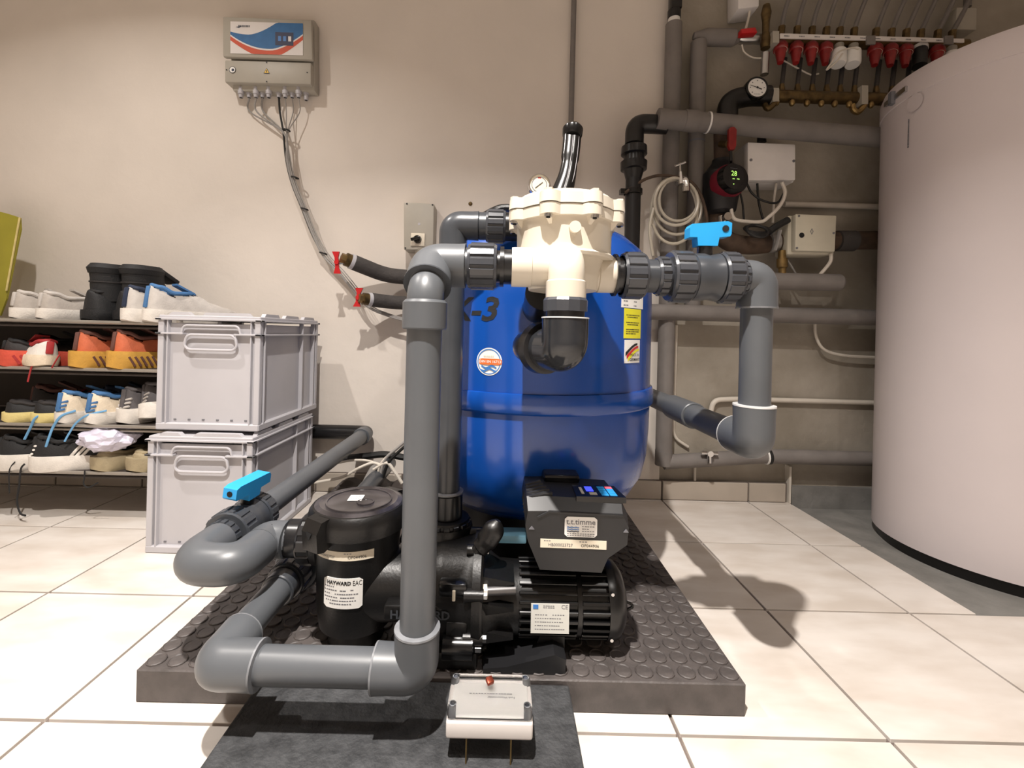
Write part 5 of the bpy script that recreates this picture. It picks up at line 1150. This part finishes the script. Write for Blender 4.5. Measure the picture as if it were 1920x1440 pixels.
bars(t, tf, [(-0.012, 0.012, -0.024)], 0.0016)
# junction boxes
t = thing('junction_box', 'white junction box with cables on the grey wall, right of the heating pump', 'junction box', P(1445, 340, WY))
Yj = 1.62
hexa(q4([(1402, 266), (1492, 270), (1492, 338), (1402, 338)], Yj), Yj, Yj + 0.03, 'lid', 'box_white', t, 0.005)
hexa(q4([(1400, 267), (1489, 271), (1489, 342), (1400, 343)], Yj + 0.03), Yj + 0.03, GY, 'base', 'box_white', t, 0.005)
for u, v in ((1408, 300), (1488, 302)):
    p = P(u, v, Yj); MB().cyl(p, p + Vector((0, -0.002, 0)), 0.005, 10).build('screw', 'ink_grey', t)
p = P(1428, 267, Yj + 0.05); MB().cyl(p, p + Vector((0, 0, 0.03)), 0.016, 14).build('cable_entry', 'black_plastic', t)
t = thing('sensor_box', 'beige control box with dark knob hole on the grey wall', 'junction box', P(1525, 475, WY))
Yk = 1.58
hexa(q4([(1492, 401), (1569, 404), (1566, 472), (1491, 470)], Yk), Yk, Yk + 0.025, 'lid', 'box_beige', t, 0.004)
hexa(q4([(1478, 404), (1566, 404), (1564, 478), (1476, 477)], Yk + 0.025), Yk + 0.025, Yk + 0.10, 'base', 'box_beige', t, 0.005)
p = P(1503, 441, Yk); MB().cyl(p, p + Vector((0, -0.0015, 0)), 0.009, 18).build('knob_hole', 'hole', t)
p = P(1522, 434, Yk); f = plane_fr(p, (1, 0, 0), (0, 0, 1))
MB().add([f(-.006, 0, .0006), f(0, -.012, .0006), f(.006, 0, .0006), f(0, .012, .0006), f(-.003, 0, .0006), f(0, -.008, .0006), f(.003, 0, .0006), f(0, .008, .0006)], [(0, 1, 5, 4), (1, 2, 6, 5), (2, 3, 7, 6), (3, 0, 4, 7)]).build('symbol', 'ink_grey', t, smooth=0)
for u, v in ((1498, 405), (1494, 465), (1563, 437)):
    p = P(u, v, Yk); MB().cyl(p, p + Vector((0, -0.0015, 0)), 0.004, 10).build('screw', 'ink_grey', t)
Yw = 1.60
cable('wall_cable', 'thick white cable looping from the junction box down to the heating pump', [P(1466, 342, Yw), P(1472, 362, Yw), P(1462, 386, Yw), P(1440, 408, Yw), P(1425, 416, Yw), P(1390, 414, Yw), P(1375, 408, Yw), P(1370, 388, Yw)], 'cable_white', 0.0062)
cable('wall_cable', 'thin white cable hanging straight down from the junction box', [P(1455, 344, 1.65), P(1451, 380, 1.65), P(1449, 418, 1.65)], 'cable_white', 0.0045)
cable('wall_cable', 'black cable sagging right below the junction box', [P(1400, 344, 1.63), P(1410, 362, 1.63), P(1430, 376, 1.63), P(1457, 380, 1.63), P(1470, 362, 1.64)], 'cable_black', 0.004)
cable('wall_cable', 'black cable dropping from the junction box to the dark coil', [P(1420, 344, 1.64), P(1422, 375, 1.64), P(1428, 402, 1.64), P(1434, 418, 1.64)], 'cable_black', 0.004)
cable('wall_cable', 'black cable hanging beside the heating pump display', [P(1385, 352, 1.62), P(1392, 380, 1.62), P(1395, 412, 1.62)], 'cable_black', 0.0035)
cable('wall_cable', 'white cable leaving the bottom of the beige box', [P(1558, 476, Yw), P(1556, 492, Yw), P(1536, 517, Yw + 0.02)], 'cable_white', 0.006)
cable('wall_cable', 'thin grey cable running diagonally under the beige box', [P(1476, 486, 1.64), P(1495, 518, 1.64)], 'cable_grey', 0.0035)
t = thing('cable_coil', 'coil of black cable hanging left of the beige box', 'cable', P(1420, 432, 1.60))
for k in range(4):
    c0 = P(1420, 430 + k, 1.60 - 0.006 * k)
    MB().tube([c0 + Vector((math.cos(a) * (0.045 - 0.003 * k), math.sin(a) * 0.02, math.sin(a) * (0.017 + 0.003 * k))) for a in [6.28318 * q / 20 for q in range(20)]], 0.005, 8, closed=True).build('loop', 'cable_black', t)
MB().tube(spline([P(1440, 436, 1.6), P(1455, 425, 1.6), P(1478, 412, 1.6)], 6), [0.012] * 13, 10).build('tail', 'cable_black', t)
MB().tube(spline([P(1462, 432, 1.59), P(1458, 450, 1.59), P(1452, 470, 1.59)], 6), 0.012, 10, sx=0.4).build('tag_strip', 'cable_grey', t)
# tap with hose coil
tp = P(1278, 340, 1.62)
t = thing('hose_tap', 'chrome garden tap with t-handle on the rising pipe', 'tap', tp)
MB().cyl(tp + Vector((0, 0.05, 0.004)), tp + Vector((0, -0.01, 0)), 0.011, 14).build('body', 'chrome', t)
MB().tube(fillet([tp + Vector((0, 0.02, 0.005)), tp + Vector((0.006, -0.02, 0.004)), tp + Vector((0.008, -0.024, -0.03))], 0.015), 0.0125, 14).build('spout', 'chrome', t)
MB().cyl(P(1277, 345, 1.6), P(1276, 322, 1.6), 0.010, 14, 0.006).build('bonnet', 'chrome', t); MB().cyl(P(1276, 322, 1.6), P(1275, 306, 1.6), 0.004, 10).build('stem', 'chrome', t)
MB().cyl(P(1266, 311, 1.6), P(1285, 304, 1.6), 0.0045, 10).build('t_handle', 'chrome', t); MB().cyl(tp + Vector((0.008, -0.024, -0.03)), tp + Vector((0.008, -0.024, -0.045)), 0.014, 14).build('hose_nut', 'chrome', t)
t = thing('hose_coil', 'coil of clear plastic hose hanging from the chrome tap', 'hose', P(1268, 420, 1.6))
for k, (ru, rv, cu, cv) in enumerate(((0.078, 0.085, 1268, 378), (0.070, 0.078, 1272, 374), (0.083, 0.12, 1264, 395), (0.086, 0.10, 1270, 388))):
    c0 = P(cu, cv, 1.60 + 0.008 * k)
    MB().tube([c0 + Vector((math.cos(a) * ru, 0.004 * math.sin(2 * a), math.sin(a) * rv)) for a in [6.28318 * q / 32 for q in range(32)]], 0.0058, 8, closed=True).build('loop', 'hose_clear', t)
MB().tube(spline([P(1225, 390, 1.6), P(1218, 430, 1.6), P(1224, 480, 1.6)], 6), 0.0058, 8).build('hose_end', 'hose_clear', t)
cable('wall_cable', 'brown cable strung from the black riser to the chrome tap', [P(1172, 362, 1.6), P(1190, 348, 1.6), P(1215, 334, 1.6), P(1245, 329, 1.6), P(1290, 338, 1.6), P(1312, 362, 1.6), P(1324, 400, 1.6), P(1326, 430, 1.6)], 'insul_brown', 0.0055)
# ================================================================ heating manifold
Ym = 1.66
t = thing('heating_manifold', 'brass underfloor heating manifold with red actuators high on the grey wall', 'manifold', P(1620, 210, GY))
MB().cyl(P(1440, 76, Ym + 0.02), P(1810, 86, Ym + 0.02), 0.022, 18).build('flow_bar', 'brass_dark', t)
MB().cyl(P(1440, 180, Ym), P(1720, 188, Ym), 0.022, 18).build('return_bar', 'brass_dark', t)
ls = hexa(q4([(1462, 64), (1806, 74), (1806, 81), (1462, 73)], Ym - 0.03), Ym - 0.034, Ym - 0.03, 'label_strip', 'panel_white', t)
for k in range(11):
    a, b = P(1470 + k * 28.5, 67.5 + k * 0.8, Ym - 0.0345), 0; f = plane_fr(a, (1, 0, -0.025), (0, 0, 1))
    if k % 1 == 0: bars(ls, f, [(0, 0.02, 0)], 0.004, 'ink_grey')
for u in (1632, 1778): hexa(q4([(u - 8, 68), (u + 8, 68), (u + 8, 84), (u - 8, 84)], Ym - 0.036), Ym - 0.04, Ym - 0.034, 'strip_clip', 'pipe_wall', ls)
for u, v0, v1 in ((1455, 58, 80), (1455, 165, 190), (1622, 160, 195)):
    hexa(q4([(u - 6, v0), (u + 6, v0), (u + 6, v1), (u - 6, v1)], Ym - 0.03), Ym - 0.03, Ym + 0.03, 'bracket', 'box_grey', t)
act = [(1464, 'red_dark'), (1493, 'red_dark'), (1521, 'red_dark'), (1548, 'red_dark'), (1573, 'sticker'), (1600, 'sticker'), (1641, 'red_dark'), (1670, 'red_dark'), (1698, 'red_dark'), (1725, 'cable_black'), (1757, 'red_dark'), (1784, 'sticker')]
for k, (u, mt) in enumerate(act):
    dv = 0.026 * (u - 1464)
    a = P(u, 82 + dv, Ym); 
    if mt == 'red_dark':
        b = P(u - 1, 118 + dv, Ym - 0.02); o = MB().lathe(a, b - a, [(0, 0.018), (0.012, 0.024), (0.03, 0.024), (0.034, 0.018), (0.055, 0.016), ((b - a).length, 0.010)], 16).build('actuator', mt, t)
        MB().lathe(P(u, 94 + dv, Ym - 0.006), b - a, [(0, 0.0), (0, 0.0215), (0.004, 0.0215), (0.004, 0.0)], 16).build('white_ring', 'box_beige', o)
    elif mt == 'sticker':
        b = P(u - 2, 124 + dv, Ym - 0.02); o = MB().lathe(a + (b - a) * 0.25, b - a, [(0, 0.014), (0.005, 0.025), (0.055, 0.026), (0.062, 0.022), (0.063, 0.01)], 18).build('actuator', 'sticker', t, 'white actuator')
        MB().cyl(a, a + (b - a) * 0.26, 0.016, 14).build('actuator_neck', 'box_grey', o)
    else:
        b = P(u - 1, 118 + dv, Ym - 0.02); o = MB().cyl(a, b, 0.022, 16).build('actuator', mt, t); MB().cyl(a, a + (b - a) * 0.15, 0.024, 16).build('white_cap', 'sticker', o)
    MB().cyl(P(u, 70 + dv, Ym + 0.02), P(u + 2, 50 + dv, Ym + 0.02), 0.012, 10).build('fitting', 'brass_dark', t)
    if k < 9:
        MB().cyl(P(u + 2, 172 + dv * 0.9, Ym), P(u + 2, 158 + dv * 0.9, Ym), 0.012, 10, 0.008).build('fitting', 'brass_dark', t)
        MB().tube([P(u + 2, 160 + dv, Ym + 0.01), P(u + 5, 135 + dv, Ym + 0.03), P(u + 8, 110 + dv, Ym + 0.05)], 0.008, 8).build('loop_tube', 'insul_dark', t)
    if k < 7:
        a = P(u - 8, 192 + dv, Ym - 0.02); q_ = MB().sphere(a, 0.010, 12, 8, (1, 1, 1.3)).build('drain_knob', 'brass', t)
    # pipe going up and away
    MB().tube(spline([P(u + 2, 52 + dv, Ym + 0.02), P(u + 8 + k, 20 + dv, Ym + 0.02), P(u + 26 + k * 1.5, -30 + dv, Ym + 0.03), P(u + 50, -80 + dv, Ym + 0.04)], 5), 0.0085, 8).build('heating_tube', 'pipe_wall', t)
MB().lathe(P(1437, 10, Ym), (0, 0, -1), [(0, 0.012), (0.03, 0.018), (0.06, 0.013), (0.1, 0.012), (0.13, 0.019), (0.16, 0.016)], 16).build('end_valve', 'brass_dark', t)
MB().cyl(P(1435, 100, Ym), P(1433, 140, Ym), 0.014, 14).build('link_pipe', 'steel', t)
MB().lathe(P(1385, 72, Y1), (1, 0, -0.02), [(0, 0.018), (0.02, 0.022), (0.06, 0.017), (0.09, 0.02), (0.11, 0.016)], 16).build('tail_union', 'steel', t)
hexa(q4([(1387, 57), (1414, 54), (1418, 64), (1388, 66)], Y1 - 0.04), Y1 - 0.05, Y1 - 0.02, 'red_tap', 'red', t, 0.003)
MB().tube(spline([P(1432, 192, Ym), P(1440, 204, Ym - 0.02), P(1455, 192, Ym - 0.02)], 5), 0.010, 10).build('drain_elbow', 'brass_dark', t)
MB().tube(spline([P(1598, 196, Ym - 0.02), P(1600, 206, Ym - 0.02), P(1610, 210, Ym - 0.02), P(1622, 195, Ym - 0.02)], 5), 0.010, 10).build('drain_elbow', 'brass', t)
cable('wall_cable', 'thin white cable tied round the white manifold actuators', [P(1610, 92, Ym - 0.06), P(1596, 90, Ym - 0.06), P(1572, 98, Ym - 0.06), P(1560, 116, Ym - 0.06), P(1550, 131, Ym - 0.06), P(1568, 116, Ym - 0.06), P(1580, 100, Ym - 0.06)], 'cable_white', 0.003)
cable('wall_cable', 'thin white capillary looping below the manifold tap', [P(1391, 84, Y1 - 0.02), P(1396, 98, Y1 - 0.02), P(1412, 108, Y1 - 0.02), P(1435, 109, Y1 - 0.02)], 'cable_white', 0.0028)
cable('wall_cable', 'white cable hanging from the thermostat box above the manifold tap', [P(1406, 18, 1.68), P(1403, 36, 1.68), P(1398, 55, 1.66)], 'cable_white', 0.0045)
cable('wall_cable', 'white wire sagging below the red manifold actuators', [P(1470, 114, Ym + 0.03), P(1492, 126, Ym + 0.03), P(1520, 140, Ym + 0.03), P(1535, 138, Ym + 0.03)], 'cable_white', 0.003)
t = thing('thermostat_box', 'small white box at the top edge above the red manifold tap', 'junction box', P(1402, 18, GY))
hexa(q4([(1384, -40), (1424, -40), (1424, 12), (1384, 17)], 1.66), 1.66, GY, 'housing', 'box_white', t, 0.006)
t = thing('sensor_housing', 'small grey box in the dark upper right above the boiler', 'junction box', P(1815, 55, GY))
hexa(q4([(1794, 13), (1833, 14), (1832, 56), (1792, 55)], 1.68), 1.68, GY, 'housing', 'box_grey', t, 0.005)
MB().cyl(P(1814, 14, 1.7), P(1814, -60, 1.7), 0.012, 10).build('conduit', 'pipe_wall', t)
# ================================================================ white boiler
BXc, BYc, BR = 1.552, 1.375, 0.312
t = thing('hot_water_boiler', 'big white cylindrical hot water boiler at the right edge', 'boiler', (BXc, BYc, -0.022))
MB().lathe((BXc, BYc, 0), (0, 0, 1), [(0.012, BR - 0.01), (0.012, BR), (1.385, BR)], 96).build('jacket', 'white_tank', t)
MB().lathe((BXc, BYc, 0), (0, 0, 1), [(-0.022, BR - 0.012), (0.013, BR - 0.006)], 96).build('base_ring', 'black_plastic', t)
MB().lathe((BXc, BYc, 0), (0, 0, 1), [(1.385, BR), (1.386, BR + 0.003), (1.44, BR + 0.003), (1.46, BR - 0.004), (1.465, BR - 0.03), (1.468, 0.01)], 96).build('lid', 'white_tank', t)
def boil(u, v):
    d = P(u, v, 1) - Vector((0, 0, CH)); dx = d.x; a = 1 + dx * dx; b = -2 * (dx * BXc + BYc); c_ = BXc ** 2 + BYc ** 2 - (BR + 0.003) ** 2
    Y = (-b - math.sqrt(max(0, b * b - 4 * a * c_))) / (2 * a); p = P(u, v, Y); return math.atan2(p.y - BYc, p.x - BXc), p.z
a_, z_ = boil(1679, 182); f = cyl_fr(BXc, BYc, BR + 0.003, a_, z_)
cl = MB().prism([(-0.05, -0.008), (0.05, -0.008), (0.05, 0.008), (-0.05, 0.008)], 0, 0.008, lambda a, b, d: f(a, b, d)).build('clasp', 'steel', t, 'metal clasp', smooth=0)
MB().prism([(-0.016, -0.02), (0.0, -0.02), (0.0, 0.02), (-0.016, 0.02)], 0, 0.012, lambda a, b, d: f(a, b, d)).build('clasp_catch', 'ink_grey', cl, smooth=0)
a_, z_ = boil(1702, 250); f = cyl_fr(BXc, BYc, BR + 0.0005, a_, z_)
bars(t, lambda a, b, d=0: f(-b, a, d), [(-0.045, 0.045, 0)], 0.005, 'ink_grey')
a_, z_ = boil(1715, 192); f = cyl_fr(BXc, BYc, BR + 0.003, a_, z_)
disc(f, 0.026, 0.001).build('thermometer_cap', 'white_tank', t, smooth=0)
# ================================================================ floor clutter behind the pump
t = thing('foil_sheet', 'crumpled dark sheet lying behind the pump strainer', 'sheet', (-0.42, 1.4, 0.055))
vs = []; N1, N2 = 26, 20
for i in range(N1):
    for j in range(N2):
        x = -0.56 + 0.30 * i / (N1 - 1); y = 1.15 + 0.5 * j / (N2 - 1)
        vs.append(Vector((x, y, 0.062 + 0.05 * abs(noise.noise(Vector((x * 9, y * 7, 1.3)))) + 0.012 * noise.noise(Vector((x * 25, y * 25, 2))))))
MB().add(vs, [(i * N2 + j, (i + 1) * N2 + j, (i + 1) * N2 + j + 1, i * N2 + j + 1) for i in range(N1 - 1) for j in range(N2 - 1)]).build('sheet', 'rack_dark', t, smooth=20)
zc_ = 1.45
for lab, pts, mt, rr in (('white cable end poking up behind the pump lid', [P(700, 880, zc_), P(725, 868, zc_), P(740, 885, zc_), P(754, 906, zc_)], 'cable_white', 0.0055),
                         ('thin white cable lying across the clutter behind the pump', [P(590, 905, zc_), P(640, 895, zc_), P(672, 878, zc_), P(698, 868, zc_), P(712, 872, zc_)], 'cable_white', 0.0045),
                         ('second thin white cable lying behind the suction pipe', [P(632, 868, zc_ + 0.05), P(662, 863, zc_ + 0.05), P(690, 864, zc_ + 0.05), P(716, 872, zc_)], 'cable_white', 0.004),
                         ('pale cable rising from the floor behind the front riser', [P(712, 895, zc_), P(722, 862, zc_), P(745, 840, zc_), P(775, 815, zc_)], 'cable_grey', 0.005),
                         ('black cable rising from the floor behind the front riser', [P(718, 896, zc_), P(728, 868, zc_), P(750, 845, zc_), P(780, 820, zc_)], 'cable_black', 0.005),
                         ('white cable rising from the floor behind the front riser', [P(707, 895, zc_), P(714, 870, zc_), P(735, 848, zc_), P(770, 822, zc_)], 'cable_white', 0.004),
                         ('black hose lying at the foot of the cream wall', [P(610, 862, 1.6), P(680, 856, 1.6), P(720, 852, 1.6), P(760, 858, 1.6)], 'cable_black', 0.012)):
    cable('floor_cable', lab, pts, mt, rr)
t = thing('fabric_tube', 'pale grey sleeve standing behind the pump lid', 'sleeve', P(700, 898, 1.46))
MB().cyl(P(690, 905, 1.46), P(706, 868, 1.46), 0.018, 16, 0.013).build('sleeve', 'cable_grey', t)
